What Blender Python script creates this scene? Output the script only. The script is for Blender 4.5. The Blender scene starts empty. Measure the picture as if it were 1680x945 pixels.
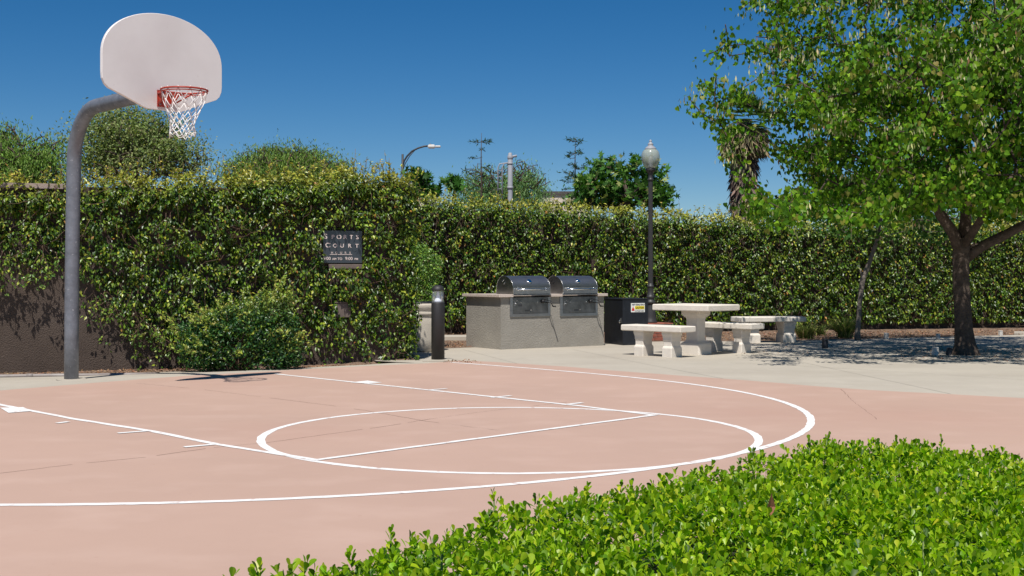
import bpy, math, random
import numpy as np
from math import sin, cos, pi, radians, atan2, hypot
from mathutils import Vector, Matrix
rng = np.random.default_rng(7)
random.seed(7)
SC = bpy.context.scene
# ------------------------------------------------------------------ camera, sky, sun
FPX, VH, CH = 2007.25, 451.56, 1.19366          # focal length and horizon of the photograph (1680 px wide), eye height
cd = bpy.data.cameras.new('camera'); cam = bpy.data.objects.new('camera', cd); SC.collection.objects.link(cam)
cam.location = (0, 0, CH); cam.rotation_euler = (radians(90), 0, 0)
cd.sensor_width = 36; cd.lens = FPX/1680*36; cd.shift_y = (VH-472.5)/1680; cd.clip_start = .05; cd.clip_end = 6000
SC.camera = cam
SUN_EL, SUN_AZ = 61.3, 188.9                      # azimuth clockwise from +Y
w = bpy.data.worlds.new('World'); SC.world = w; w.use_nodes = True
nt = w.node_tree; bg = nt.nodes['Background']
sky = nt.nodes.new('ShaderNodeTexSky'); sky.sky_type = 'NISHITA'; sky.sun_disc = False
sky.sun_elevation = radians(SUN_EL); sky.sun_rotation = radians(SUN_AZ)
sky.altitude = 1500; sky.air_density = .9; sky.dust_density = .25; sky.ozone_density = 4.0
hs = nt.nodes.new('ShaderNodeHueSaturation'); hs.inputs['Saturation'].default_value = 1.36
nt.links.new(sky.outputs[0], hs.inputs['Color']); nt.links.new(hs.outputs[0], bg.inputs[0]); bg.inputs[1].default_value = .064
sd = bpy.data.lights.new('sun', 'SUN'); sun = bpy.data.objects.new('sun', sd); SC.collection.objects.link(sun)
sd.energy = 4.7; sd.angle = radians(.53); sd.color = (1, .955, .89)
el, az = radians(SUN_EL), radians(SUN_AZ)
tosun = Vector((sin(az)*cos(el), cos(az)*cos(el), sin(el)))
sun.rotation_euler = tosun.to_track_quat('Z', 'Y').to_euler(); sun.location = tosun*40
vs = SC.view_settings; vs.view_transform = 'Standard'; vs.look = 'None'; vs.gamma = 1; vs.exposure = 0.25; vs.use_curve_mapping = False
SC.cycles.max_bounces = 6; SC.cycles.transparent_max_bounces = 12

# ------------------------------------------------------------------ helpers
def gp(u, v, z=0.0):                              # ground point (or point at height z) under a sight line
    Y = FPX*(CH-z)/(v-VH); return ((u-840)*Y/FPX, Y)
def xat(u, Y): return (u-840)*Y/FPX
def zat(v, Y): return CH+(VH-v)*Y/FPX
def tag(o, label=None, cat=None, group=None, kind=None):
    if label: o['label'] = label
    if cat: o['category'] = cat
    if group: o['group'] = group
    if kind: o['kind'] = kind
    return o
def empty(name, loc, rz=0):
    o = bpy.data.objects.new(name, None); SC.collection.objects.link(o)
    o.location = loc; o.rotation_euler = (0, 0, rz); o.empty_display_size = .2
    return o
def link(o, parent=None):
    SC.collection.objects.link(o)
    if parent is not None: o.parent = parent
    return o
class MB:
    def __init__(s): s.v = []; s.f = []; s.sm = []
    def add(s, vs, fs, smooth=False):
        b = len(s.v); s.v += [tuple(p) for p in vs]; s.f += [tuple(i+b for i in f) for f in fs]; s.sm += [smooth]*len(fs); return s
    def box(s, x0, x1, y0, y1, z0, z1, bev=0, M=None):
        if bev <= 0:
            P = [(x0,y0,z0),(x1,y0,z0),(x1,y1,z0),(x0,y1,z0),(x0,y0,z1),(x1,y0,z1),(x1,y1,z1),(x0,y1,z1)]
            F = [(0,3,2,1),(4,5,6,7),(0,1,5,4),(1,2,6,5),(2,3,7,6),(3,0,4,7)]
        else:
            b = bev; P = []
            for (z, i) in ((z0, b), (z0+b, 0), (z1-b, 0), (z1, b)):
                xa, xb, ya, yb = x0+i, x1-i, y0+i, y1-i
                c = b*.7 if i == 0 else b*.3
                P += [(xa+c,ya,z),(xb-c,ya,z),(xb,ya+c,z),(xb,yb-c,z),(xb-c,yb,z),(xa+c,yb,z),(xa,yb-c,z),(xa,ya+c,z)]
            F = [tuple(range(7,-1,-1)), tuple(range(24,32))]
            for k in range(3):
                for j in range(8):
                    a = k*8+j; c = k*8+(j+1) % 8; F.append((a, c, c+8, a+8))
        if M is not None: P = [tuple(M @ Vector(p)) for p in P]
        return s.add(P, F)
    def lathe(s, prof, c=(0,0,0), n=24, caps=True, smooth=True, axis=None):
        P = []; F = []
        for (r, z) in prof:
            for k in range(n):
                a = 2*pi*k/n; P.append((c[0]+r*cos(a), c[1]+r*sin(a), c[2]+z))
        if axis is not None:
            q = Vector((0,0,1)).rotation_difference(Vector(axis)); cc = Vector(c)
            P = [tuple(cc+q @ (Vector(p)-cc)) for p in P]
        for i in range(len(prof)-1):
            for k in range(n):
                a = i*n+k; b = i*n+(k+1) % n; F.append((a, b, b+n, a+n))
        s.add(P, F, smooth)
        if caps:
            b = len(s.v)-len(P); s.f.append(tuple(b+k for k in range(n-1,-1,-1))); s.f.append(tuple(b+(len(prof)-1)*n+k for k in range(n))); s.sm += [False, False]
        return s
    def tube(s, pts, r, n=8, closed=False, smooth=True, rad=None):
        pts = [Vector(p) for p in pts]; m = len(pts); P = []; F = []; prev = None
        for i, p in enumerate(pts):
            if closed: t = pts[(i+1) % m]-pts[(i-1) % m]
            else: t = pts[min(i+1, m-1)]-pts[max(i-1, 0)]
            if t.length < 1e-9: t = Vector((0,0,1))
            t.normalize()
            if prev is None:
                a = Vector((0,0,1)) if abs(t.z) < .9 else Vector((1,0,0)); x = t.cross(a).normalized()
            else:
                x = prev-t*prev.dot(t); x = x.normalized() if x.length > 1e-6 else t.orthogonal().normalized()
            prev = x; y = t.cross(x); rr = rad[i] if rad is not None else r
            for k in range(n):
                a = 2*pi*k/n; P.append(p+x*(rr*cos(a))+y*(rr*sin(a)))
        for i in range(m if closed else m-1):
            for k in range(n):
                a = i*n+k; b = i*n+(k+1) % n; c = ((i+1) % m)*n
                F.append((a, b, c+(k+1) % n, c+k))
        s.add(P, F, smooth)
        if not closed:
            b = len(s.v)-len(P); s.f.append(tuple(b+k for k in range(n-1,-1,-1))); s.f.append(tuple(b+(m-1)*n+k for k in range(n))); s.sm += [False, False]
        return s
    def prism(s, poly, z0, z1):
        n = len(poly); P = [(x, y, z0) for x, y in poly]+[(x, y, z1) for x, y in poly]
        F = [tuple(range(n-1,-1,-1)), tuple(range(n, 2*n))]+[(i, (i+1) % n, (i+1) % n+n, i+n) for i in range(n)]
        return s.add(P, F)
    def sheet(s, poly, z): return s.add([(x, y, z) for x, y in poly], [tuple(range(len(poly)))])
    def strip(s, pts, wd, z, jit=0):
        pts = [Vector((p[0], p[1])) for p in pts]; P = []
        for i, p in enumerate(pts):
            t = pts[min(i+1, len(pts)-1)]-pts[max(i-1, 0)]; t.normalize(); n = Vector((-t.y, t.x)); hw = wd/2+random.uniform(-jit, jit); sh = random.uniform(-jit, jit)
            P += [(*(p+n*(hw+sh)), z), (*(p-n*(hw-sh)), z)]
        F = [(2*i+1, 2*i+3, 2*i+2, 2*i) for i in range(len(pts)-1)]
        return s.add(P, F)
    def build(s, name, m, parent=None, loc=None, rz=None):
        me = bpy.data.meshes.new(name); me.from_pydata(s.v, [], s.f)
        me.polygons.foreach_set('use_smooth', s.sm); me.materials.append(m); me.update()
        o = bpy.data.objects.new(name, me); link(o, parent)
        if loc is not None: o.location = loc
        if rz is not None: o.rotation_euler = (0, 0, rz)
        return o

# ------------------------------------------------------------------ materials
def mat(name, col, rough=.6, metal=0, var=0, vs=5, bump=0, bs=60, spec=.5, col2=None, detail=6, coat=0):
    m = bpy.data.materials.new(name); m.use_nodes = True; n = m.node_tree; b = n.nodes['Principled BSDF']
    b.inputs['Base Color'].default_value = (*col, 1); b.inputs['Roughness'].default_value = rough; b.inputs['Metallic'].default_value = metal
    b.inputs['Specular IOR Level'].default_value = spec; b.inputs['Coat Weight'].default_value = coat
    tc = n.nodes.new('ShaderNodeTexCoord')
    if var or col2:
        t = n.nodes.new('ShaderNodeTexNoise'); t.inputs['Scale'].default_value = vs; t.inputs['Detail'].default_value = detail; t.inputs['Roughness'].default_value = .65
        n.links.new(tc.outputs['Object'], t.inputs['Vector'])
        r = n.nodes.new('ShaderNodeValToRGB'); r.color_ramp.elements[0].position = .33; r.color_ramp.elements[1].position = .68
        c2 = col2 or tuple(min(1, c*(1+var)) for c in col); c1 = col if col2 else tuple(c*(1-var) for c in col)
        r.color_ramp.elements[0].color = (*c1, 1); r.color_ramp.elements[1].color = (*c2, 1)
        n.links.new(t.outputs['Fac'], r.inputs[0]); n.links.new(r.outputs[0], b.inputs['Base Color'])
    if bump:
        t = n.nodes.new('ShaderNodeTexNoise'); t.inputs['Scale'].default_value = bs; t.inputs['Detail'].default_value = 5
        n.links.new(tc.outputs['Object'], t.inputs['Vector'])
        bp = n.nodes.new('ShaderNodeBump'); bp.inputs['Strength'].default_value = bump; bp.inputs['Distance'].default_value = .02
        n.links.new(t.outputs['Fac'], bp.inputs['Height']); n.links.new(bp.outputs[0], b.inputs['Normal'])
    return m
def layered(m, scale, c, lo, hi, amount=1, vec=(1,1,1), w=0, detail=4):   # lay a second noise over the base colour
    n = m.node_tree; b = n.nodes['Principled BSDF']; src = b.inputs['Base Color'].links[0].from_socket if b.inputs['Base Color'].links else None
    tc = n.nodes.new('ShaderNodeTexCoord'); mp = n.nodes.new('ShaderNodeMapping'); mp.inputs['Scale'].default_value = vec; mp.inputs['Location'].default_value = (w, w*.7, 0)
    t = n.nodes.new('ShaderNodeTexNoise'); t.inputs['Scale'].default_value = scale; t.inputs['Detail'].default_value = detail
    n.links.new(tc.outputs['Object'], mp.inputs[0]); n.links.new(mp.outputs[0], t.inputs['Vector'])
    r = n.nodes.new('ShaderNodeMapRange'); r.inputs['From Min'].default_value = lo; r.inputs['From Max'].default_value = hi; r.inputs['To Max'].default_value = amount
    n.links.new(t.outputs['Fac'], r.inputs['Value'])
    x = n.nodes.new('ShaderNodeMix'); x.data_type = 'RGBA'; n.links.new(r.outputs[0], x.inputs['Factor'])
    if src: n.links.new(src, x.inputs[6])
    else: x.inputs[6].default_value = b.inputs['Base Color'].default_value
    x.inputs[7].default_value = (*c, 1); n.links.new(x.outputs[2], b.inputs['Base Color']); return m
def leafmat(name, rough=.4, trans=.35, tcol=(1.25, 1.5, .5), spec=.45):
    m = bpy.data.materials.new(name); m.use_nodes = True; n = m.node_tree; b = n.nodes['Principled BSDF']; out = n.nodes['Material Output']
    a = n.nodes.new('ShaderNodeAttribute'); a.attribute_name = 'Col'
    b.inputs['Roughness'].default_value = rough; b.inputs['Specular IOR Level'].default_value = spec
    n.links.new(a.outputs['Color'], b.inputs['Base Color'])
    tr = n.nodes.new('ShaderNodeBsdfTranslucent'); mu = n.nodes.new('ShaderNodeMix'); mu.data_type = 'RGBA'; mu.blend_type = 'MULTIPLY'
    mu.clamp_result = False; mu.inputs['Factor'].default_value = 1; mu.inputs[7].default_value = (*tcol, 1)
    n.links.new(a.outputs['Color'], mu.inputs[6]); n.links.new(mu.outputs[2], tr.inputs[0])
    mx = n.nodes.new('ShaderNodeMixShader'); mx.inputs[0].default_value = trans
    n.links.new(b.outputs[0], mx.inputs[1]); n.links.new(tr.outputs[0], mx.inputs[2]); n.links.new(mx.outputs[0], out.inputs[0])
    return m
def glass(name, col, alpha, rough=.05):
    m = bpy.data.materials.new(name); m.use_nodes = True; n = m.node_tree; b = n.nodes['Principled BSDF']
    b.inputs['Base Color'].default_value = (*col, 1); b.inputs['Roughness'].default_value = rough; b.inputs['Alpha'].default_value = alpha
    return m
M = dict(
    soil=mat('dry_soil', (.16,.12,.085), .95, var=.35, vs=3, bump=.6, bs=30),
    concrete=mat('grey_concrete', (.415,.375,.312), .85, var=.07, vs=.6, bump=.08, bs=120, spec=.3),
    court=mat('red_court_paint', (.450,.305,.240), .7, var=.045, vs=.45, bump=.05, bs=160, spec=.4),
    line=mat('white_line_paint', (.78,.77,.75), .6, var=.04, vs=8),
    crack=mat('dark_joint', (.16,.09,.07), .9),
    mulch=mat('bark_mulch', (.12,.075,.05), .95, col2=(.28,.19,.13), vs=40, bump=1, bs=70),
    stucco_brown=mat('brown_stucco', (.088,.067,.055), .95, var=.12, vs=2.5, bump=1.0, bs=75, spec=.15),
    stucco_grey=mat('grey_stucco', (.30,.28,.245), .95, var=.08, vs=4, bump=.45, bs=38, spec=.2),
    cap=mat('wall_cap_concrete', (.33,.26,.22), .9, var=.15, vs=8, bump=.3),
    granite=mat('speckled_granite', (.42,.33,.28), .3, col2=(.68,.60,.52), vs=60),
    steel=mat('stainless_steel', (.42,.42,.42), .34, 1, var=.12, vs=6),
    steel_dark=mat('sky_toned_stainless_lid', (.30,.31,.33), .44, 1, var=.1, vs=5),  # same stainless, coloured darker to stand in for the lid's dark sky reflection
    chrome=mat('polished_chrome', (.85,.85,.85), .12, 1),
    black=mat('black_plastic', (.012,.012,.013), .5),
    bin=mat('black_painted_steel', (.010,.012,.017), .45, var=.3, vs=9, bump=.1, bs=9),
    lamp_black=mat('dark_grey_painted_metal', (.035,.034,.035), .5, bump=.1, bs=200),
    boll=mat('black_bollard_paint', (.020,.019,.019), .55, bump=.1, bs=300),
    galv=mat('galvanised_steel', (.185,.195,.22), .5, .35, var=.22, vs=9, bump=.05, bs=90),
    board=mat('white_backboard_paint', (.73,.69,.665), .45, var=.02, vs=3),
    red=mat('red_rim_paint', (.36,.035,.018), .5, var=.25, vs=30),
    cord=mat('white_net_cord', (.80,.77,.74), .8),
    precast=mat('cream_cast_concrete', (.67,.615,.54), .9, var=.07, vs=7, bump=.25, bs=90, spec=.25),
    pot=mat('cream_sand_concrete', (.50,.455,.385), .85, var=.06, vs=5, bump=.25, bs=80, spec=.25),
    brick=mat('red_brick', (.27,.085,.055), .9, var=.35, vs=9, bump=.4), mortar=mat('mortar', (.36,.32,.29), .95),
    bark=mat('dark_bark', (.060,.045,.036), .95, col2=(.115,.088,.070), vs=14, bump=1.2, bs=22, spec=.15),
    bark2=mat('grey_bark', (.15,.125,.11), .95, col2=(.23,.20,.17), vs=14, bump=1.2, bs=25, spec=.15),
    twig=mat('brown_vine_stem', (.14,.085,.055), .9, var=.4, vs=20),
    sign=mat('dark_slate_sign', (.035,.044,.052), .22, spec=.8), signtxt=mat('pale_sign_lettering', (.62,.53,.49), .5),
    stickw=mat('white_sticker', (.75,.75,.72), .5), sticky=mat('yellow_sticker', (.75,.60,.02), .5), stickk=mat('black_ink', (.02,.02,.02), .5), stickr=mat('red_ink', (.55,.03,.02), .5),
    pipe=mat('grey_plastic_pipe', (.16,.13,.12), .6, col2=(.30,.27,.25), vs=3), plate=mat('brown_cover_plate', (.13,.10,.085), .7, var=.2, vs=8),
    beige=mat('beige_render', (.60,.52,.42), .9, var=.05), roofcap=mat('dark_roof_edge', (.08,.07,.065), .8),
    stub_dark=mat('dark_stub_paint', (.03,.03,.035), .6), stub_light=mat('weathered_white_stub', (.55,.52,.48), .8, var=.2, vs=30),
    steelgrey=mat('grey_painted_steel', (.30,.31,.34), .6, var=.15, vs=4), lampsilver=mat('silver_lamp_housing', (.62,.60,.56), .5),
    deadfrond=mat('dry_palm_fronds', (.20,.155,.12), .95, var=.35, vs=6),
    bulb=mat('inner_reflector', (.62,.68,.75), .3, .4), cone=mat('white_bollard_reflector', (.80,.86,.95), .3),
    leaf_ivy=leafmat('vine_leaf', .38, .12, spec=.45), leaf_hedge=leafmat('hedge_leaf', .38, .45, spec=.42), leaf_tree=leafmat('tree_leaf', .5, .30, spec=.16),
    leaf_far=leafmat('far_foliage', .6, .3, spec=.2), leaf_dry=leafmat('dry_leaf', .8, .15, (1,1,1), .1),
    globe=glass('frosted_globe_glass', (.40,.44,.38), .66, .18), clear=glass('clear_lens', (.55,.58,.6), .22, .05),
)
layered(M['court'], 2.2, (.53,.375,.305), .5, .78, .5, (.8,1,1)); layered(M['court'], .25, (.42,.25,.195), .52, .74, .45, w=3)
layered(M['court'], 26, (.33,.17,.13), .70, .78, .35, w=9)
layered(M['concrete'], .35, (.35,.31,.255), .48, .7, .7, (1,2.2,1)); layered(M['concrete'], 5, (.47,.43,.37), .55, .8, .5, w=5); layered(M['concrete'], 1.3, (.30,.27,.22), .62, .78, .35, w=8)
layered(M['line'], 14, (.50,.34,.29), .60, .70, .75); layered(M['line'], 1.5, (.60,.50,.46), .62, .8, .4, w=3)
layered(M['board'], 1.6, (.60,.55,.53), .50, .78, .55, w=2); layered(M['board'], 12, (.45,.36,.32), .70, .82, .4, w=7)
layered(M['precast'], 2.0, (.46,.40,.32), .55, .8, .5, w=4); layered(M['precast'], 30, (.30,.26,.21), .66, .75, .5, w=1)
layered(M['pot'], 22, (.10,.08,.06), .70, .74, .8, w=1)
layered(M['stucco_grey'], 1.6, (.24,.22,.19), .5, .75, .6, w=4); layered(M['stucco_brown'], 1.2, (.10,.08,.07), .5, .8, .6, w=4)
layered(M['galv'], 30, (.55,.55,.55), .66, .72, .6, w=1); layered(M['bin'], 14, (.05,.06,.08), .62, .8, .5)

# ------------------------------------------------------------------ leaf builder
T_FOLD = (np.array([(0,0,0),(-.27,.42,.07),(0,1,-.08),(.27,.42,.07),(0,.45,-.01)]), [(0,4,1),(1,4,2),(0,3,4),(4,3,2)])
T_DIAM = (np.array([(0,0,0),(-.22,.5,.03),(0,1,0),(.22,.5,.03)]), [(0,3,2,1)])
T_NARR = (np.array([(0,0,0),(-.10,.5,.02),(0,1,-.05),(.10,.5,.02)]), [(0,3,2,1)])
T_HEART = (np.array([(0,.08,0),(-.20,-.04,.03),(-.46,.16,.06),(-.42,.48,.04),(0,1,-.12),(.42,.48,.04),(.46,.16,.06),(.20,-.04,.03),(0,.45,-.03)]),
           [(0,8,1),(1,8,2),(2,8,3),(3,8,4),(4,8,5),(5,8,6),(6,8,7),(7,8,0)])
T_OBOV = (np.array([(0,0,0),(-.14,.30,.04),(-.29,.62,.08),(-.27,.84,.07),(-.11,.98,.02),(.11,.98,.02),(.27,.84,.07),(.29,.62,.08),(.14,.30,.04),(0,.32,0),(0,.64,.01),(0,.86,0)]),
          [(0,9,1),(0,8,9),(1,9,10,2),(9,8,7,10),(2,10,11,3),(10,7,6,11),(3,11,4),(11,6,5),(4,11,5)])
T_PALM5 = (np.array([(0,0,0),(-.5,.15,.04),(-.18,.32,0),(-.42,.72,.03),(-.08,.55,0),(0,1,-.04),(.08,.55,0),(.42,.72,.03),(.18,.32,0),(.5,.15,.04)]),
           [(0,2,1),(0,4,2),(2,4,3),(0,6,4),(4,6,5),(0,8,6),(6,8,7),(0,9,8)])
T_BLADE = (np.array([(-.012,0,0),(.012,0,0),(.016,.35,.0),(-.016,.35,0),(.013,.7,-.10),(-.013,.7,-.10),(0,1,-.28)]), [(0,1,2,3),(3,2,4,5),(5,4,6)])
def unit(a): return a/np.maximum(np.linalg.norm(a, axis=1, keepdims=True), 1e-9)
def leafmesh(name, P, A, N, S, T, C, m, W=1, smooth=False):
    T, F = T; n = len(P); k = len(T); A = unit(A); N = unit(N-A*(A*N).sum(1, keepdims=True)); B = np.cross(A, N)
    S = np.asarray(S).reshape(-1, 1, 1)*np.ones((n,1,1)); Wd = np.asarray(W).reshape(-1,1,1)
    V = P[:,None,:]+S*(T[None,:,0:1]*Wd*B[:,None,:]+T[None,:,1:2]*A[:,None,:]+T[None,:,2:3]*N[:,None,:])
    me = bpy.data.meshes.new(name); me.vertices.add(n*k); me.vertices.foreach_set('co', V.astype(np.float32).ravel())
    li = np.concatenate([np.array(f) for f in F]); ln = np.array([len(f) for f in F])
    L = (np.arange(n)[:,None]*k+li[None,:]).ravel().astype(np.int32)
    tot = np.tile(ln, n).astype(np.int32); st = np.concatenate([[0], np.cumsum(tot)[:-1]]).astype(np.int32)
    me.loops.add(len(L)); me.loops.foreach_set('vertex_index', L); me.polygons.add(len(tot)); me.polygons.foreach_set('loop_start', st)
    me.polygons.foreach_set('loop_total', tot)
    me.polygons.foreach_set('use_smooth', np.full(len(tot), smooth)); me.update(calc_edges=True)
    ca = me.color_attributes.new('Col', 'FLOAT_COLOR', 'POINT'); cc = np.ones((n, k, 4), np.float32); cc[:,:,:3] = np.clip(C, 0, 1)[:,None,:]
    ca.data.foreach_set('color', cc.ravel()); me.materials.append(m); return me
def leaves(name, P, A, N, S, T, C, m, parent=None, W=1, smooth=False, kind='stuff'):
    o = bpy.data.objects.new(name, leafmesh(name, P, A, N, S, T, C, m, W, smooth)); link(o, parent)
    if kind: o['kind'] = kind
    return o
def noise(x, y, sc, seed, oct=4):
    r = np.random.default_rng(seed); o = np.zeros_like(x, dtype=float); a = 1; tot = 0
    for i in range(oct):
        for j in range(3):
            th = r.uniform(0, pi); ph = r.uniform(0, 2*pi); f = 2*pi/sc*r.uniform(.8, 1.3)
            o += a*np.sin((x*np.cos(th)+y*np.sin(th))*f+ph)/3
        tot += a*.5; a *= .6; sc *= .5
    return o/tot
def noise3(p, sc, seed): return noise(p[:,0]+p[:,2]*.7, p[:,1]+p[:,2]*.9, sc, seed)*.6+noise(p[:,2]-p[:,0]*.5, p[:,1]*.6-p[:,2]*.4, sc, seed+1)*.6
def palette(cols, w, n, var=.18):
    c = np.array(cols)[rng.choice(len(cols), n, p=np.array(w)/sum(w))]; return c*(1+rng.normal(0, var, (n,1)))*(1+rng.normal(0, .06, (n,3)))
def rnd(n): return unit(rng.normal(0, 1, (n,3)))

# ------------------------------------------------------------------ ground, paving, court
g = MB(); g.sheet([(-1500,-1500),(1500,-1500),(1500,1500),(-1500,1500)], -.16); tag(g.build('ground', M['soil']), kind='structure')
hoopP = Vector((-3.28867, 12.27806)); CX = Vector((-.6920935,-.72180786)); CY = Vector((.72180786,-.6920935))
def court(x, y): p = hoopP+CX*x+CY*y; return (p.x, p.y)
EDGE = edge = [gp(u, v) for u, v in ((-420,680),(0,642),(150,629.5),(300,618),(450,609.5),(600,601.5),(700,597.0),(762,592.6),(800,594.2),(860,598),(930,602.5),(1000,608.5),(1080,614.5),(1160,620.3),(1224,625),(1330,634),(1424,641),(1560,648),(1680,654.5),(1900,667))]
pv = [(-14,-6),(16,-6),(22,24.2),gp(1700,549),gp(1430,556),gp(1280,560),gp(1090,560.5),(1.0,21.3),(-.5,20.3),gp(735,572),(-2.6,20.4),(-1.9,17.0),EDGE[6],EDGE[3],EDGE[1],EDGE[0],(-14,7)]
from mathutils.geometry import tessellate_polygon
def flat(poly, z):
    b = MB(); V = [(x, y, z) for x, y in poly]; F = []
    for t in tessellate_polygon([[Vector(p) for p in V]]):
        p, q, r = (Vector(V[i]) for i in t); F.append(tuple(t) if (q-p).cross(r-p).z > 0 else tuple(t)[::-1])
    return b.add(V, F)
g = flat(pv, .004)
paving = tag(g.build('concrete_paving', M['concrete']), kind='structure')
ee = []
for a, b in zip(edge, edge[1:]):
    d = hypot(b[0]-a[0], b[1]-a[1]); k = max(1, int(d/.18))
    for i in range(k):
        t = i/k; j = .010 if i else 0; ee.append((a[0]+(b[0]-a[0])*t+random.uniform(-j, j), a[1]+(b[1]-a[1])*t+random.uniform(-j, j)))
ee.append(edge[-1])
g = flat(ee[::-1]+[(-9,4),(-9,-5),(9,-5)], .008)
courtO = tag(g.build('sports_court', M['court']), kind='structure')
def densify(pts, st=.12):
    out = []
    for a, b in zip(pts, pts[1:]):
        d = hypot(b[0]-a[0], b[1]-a[1]); k = max(1, int(d/st)); out += [(a[0]+(b[0]-a[0])*i/k, a[1]+(b[1]-a[1])*i/k) for i in range(k)]
    return out+[pts[-1]]
def line(pts, wd=.058, z=.0095, name='court_line'): return MB().strip(pts, wd, z, .003).build(name, M['line'], courtO)
FTY, RC = 4.534, 1.824
n = 150; line([court(RC*cos(2*pi*i/n), FTY+RC*sin(2*pi*i/n)) for i in range(n+1)], .060)
# three-point arc: radius follows the measured, slightly uneven paint
ap = [gp(*p) for p in ((740,595.7),(820,601.3),(910,609),(960,613.3),(1053,621.9),(1120,629),(1151,634.0),(1200,642),(1253,652.5),(1301.5,667.5),(1325,680),(1330.5,691),(1322,708),(1285,725),(1228,742.5),(1114,766),(1000,780.5),(820,797),(650,811),(500,820),(350,826),(200,829.5),(0,831))]
th = []; rr = []
for p in ap:
    d = Vector(p)-hoopP; x, y = d.dot(CX)-.03, d.dot(CY)-.95; th.append(math.degrees(atan2(y, x)) % 360); rr.append(hypot(x, y))
pf = np.polyfit((np.array(th)-100)/60, rr, 6); arc = []
for i in range(240):
    a = th[0]-i*(th[0]-th[-1])/239; r = float(np.polyval(pf, (a-100)/60)); arc.append(court(.03+r*cos(radians(a)), .95+r*sin(radians(a))))
e0 = Vector(arc[-1])-Vector(arc[-4]); arc += [tuple(Vector(arc[-1])+e0*k) for k in (1,2,3,4,5,6,8,10)]
line(arc, .062, .0102)
line(densify([gp(-140,638), gp(0,665.5), gp(120,689), gp(250,709.5), gp(350,730), gp(440,744.5), gp(522,757.5)]), .058, .0109)
line(densify([gp(452,614.8), gp(700,641), gp(950,667.5), gp(1073,683)]), .058, .0109)
line(densify([gp(520,757), gp(1077,682.5)]), .055, .0116)
for a, b in (((112,694),(93,696.5)), ((245,709),(193,713)), ((352,731.5),(302,736)), ((704,641.5),(733,639.3)), ((806,654),(838,651)), ((924,666),(955,662.5))):
    line([gp(*a), gp(*b)], .055, .0123)
for q in (((0,671),(38,670),(52,676.5),(14,679.5)), ((575,629),(603,626),(627,629.5),(596,630.6))):
    MB().sheet([gp(*p) for p in q][::-1], .0123).build('lane_block', M['line'], courtO)
def crack(uv, wd=.008):
    pts = densify([gp(*p) for p in uv], .07); pts = [(p[0]+random.gauss(0,.004), p[1]+random.gauss(0,.004)) for p in pts]; i = 0
    b = MB()
    while i < len(pts)-2:
        k = random.randint(4, 22); b.strip(pts[i:i+k], wd*random.uniform(.4, 1.1), .0088, .001); i += k+random.choice((0,0,1,3))
    b.build('crack', M['crack'], courtO)
crack([(-60,787),(0,779),(120,764),(240,752),(350,736),(440,728),(560,711),(640,700),(705,689)]); crack([(225,630),(330,640),(450,655),(560,669),(640,682),(700,693),(820,708)], .006)
crack([(705,689),(800,676),(940,660)], .004); crack([(1380,640),(1400,660),(1440,690)], .005)
def joint(uv): MB().strip(densify([gp(*p) for p in uv], .3), .007, .0052, .001).build('expansion_joint', mat_joint, paving)
mat_joint = mat('concrete_joint', (.25,.225,.185), .95)
joint([(860,600),(760,574)]); joint([(1240,632),(1060,598),(940,574)]); joint([(1000,589),(1260,598),(1500,612),(1800,632)]); joint([(1560,647),(1340,600),(1230,577)])
joint([(1700,602),(1560,585),(1420,570)]); 
# planting bed behind the paving and the soil strip by the left wall
g = flat([gp(735,572),(-.5,20.3),(1.0,21.3),gp(1090,560.5),gp(1280,560),gp(1430,556),gp(1560,552),gp(1700,549),(22,24.2),(26,31),(-6,24.2),(-3.2,20.6)], .006)
bed = tag(g.build('planting_bed', M['mulch']), kind='structure')
WA = Vector((-6.53,15.61)); we = Vector((5.03,1.68)); WL = we.length; we.normalize(); wn = Vector((we.y,-we.x)); WTH = atan2(we.y, we.x)
S0 = -4.2
def wp(s, d=0): p = WA+we*s+wn*d; return (p.x, p.y)
def s_of_u(u, d=0):
    k = (u-840)/FPX; ox, oy = WA.x+wn.x*d, WA.y+wn.y*d; return (k*oy-ox)/(we.x-k*we.y)
FOOT = -.085                                     # the apron falls towards the wall
us = [-420, 0, 150, 300, 450, 600, 690]; inner = [EDGE[0], EDGE[1], EDGE[2], EDGE[3], EDGE[4], EDGE[5], EDGE[6]]
P = []; m_s = [.42,.42,.40,.20,.14,.14,.14]
for u, q_, ms, zf in zip(us, inner, m_s, [FOOT+.012]*5+[-.045,-.002]):
    f = wp(max(S0, s_of_u(u)) if u > -400 else S0, ms); f = Vector(f); q_ = Vector(q_)
    for t, z in ((0,.004),(.35,-.012 if zf < -.03 else .002),(1,zf)): p = q_.lerp(f, t); P.append((p.x, p.y, z))
b = MB(); b.add(P, [(i*3+j, (i+1)*3+j, (i+1)*3+j+1, i*3+j+1) for i in range(len(us)-1) for j in range(2)])
b.add([(*EDGE[0],.004),(P[2][0],P[2][1],FOOT+.012),(-14,13,FOOT),(-14,7,.004)], [(0,1,2,3)])
b.add([P[-1],(*EDGE[6],.004),(-1.9,17.0,.0038)], [(0,1,2)])
apron = tag(b.build('concrete_apron', M['concrete']), kind='structure')
g = MB(); P = []
for s_ in np.linspace(S0, WL+.1, 40):
    FZ = np.interp(s_, [s_of_u(450), s_of_u(600), WL], [0,.035,.075]); w_ = np.interp(s_, [S0, s_of_u(150), s_of_u(300), WL], [.46,.44,.24,.18]); P += [(*wp(s_, -.02), FOOT+FZ+.03+random.uniform(-.008,.012)), (*wp(s_, w_*.5), FOOT+FZ+.024+random.uniform(-.006,.01)), (*wp(s_, w_+random.uniform(-.02,.03)), FOOT+FZ+.005)]
g.add(P, [(i*3+j, (i+1)*3+j, (i+1)*3+j+1, i*3+j+1)[::-1] for i in range(39) for j in range(2)])
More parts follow.
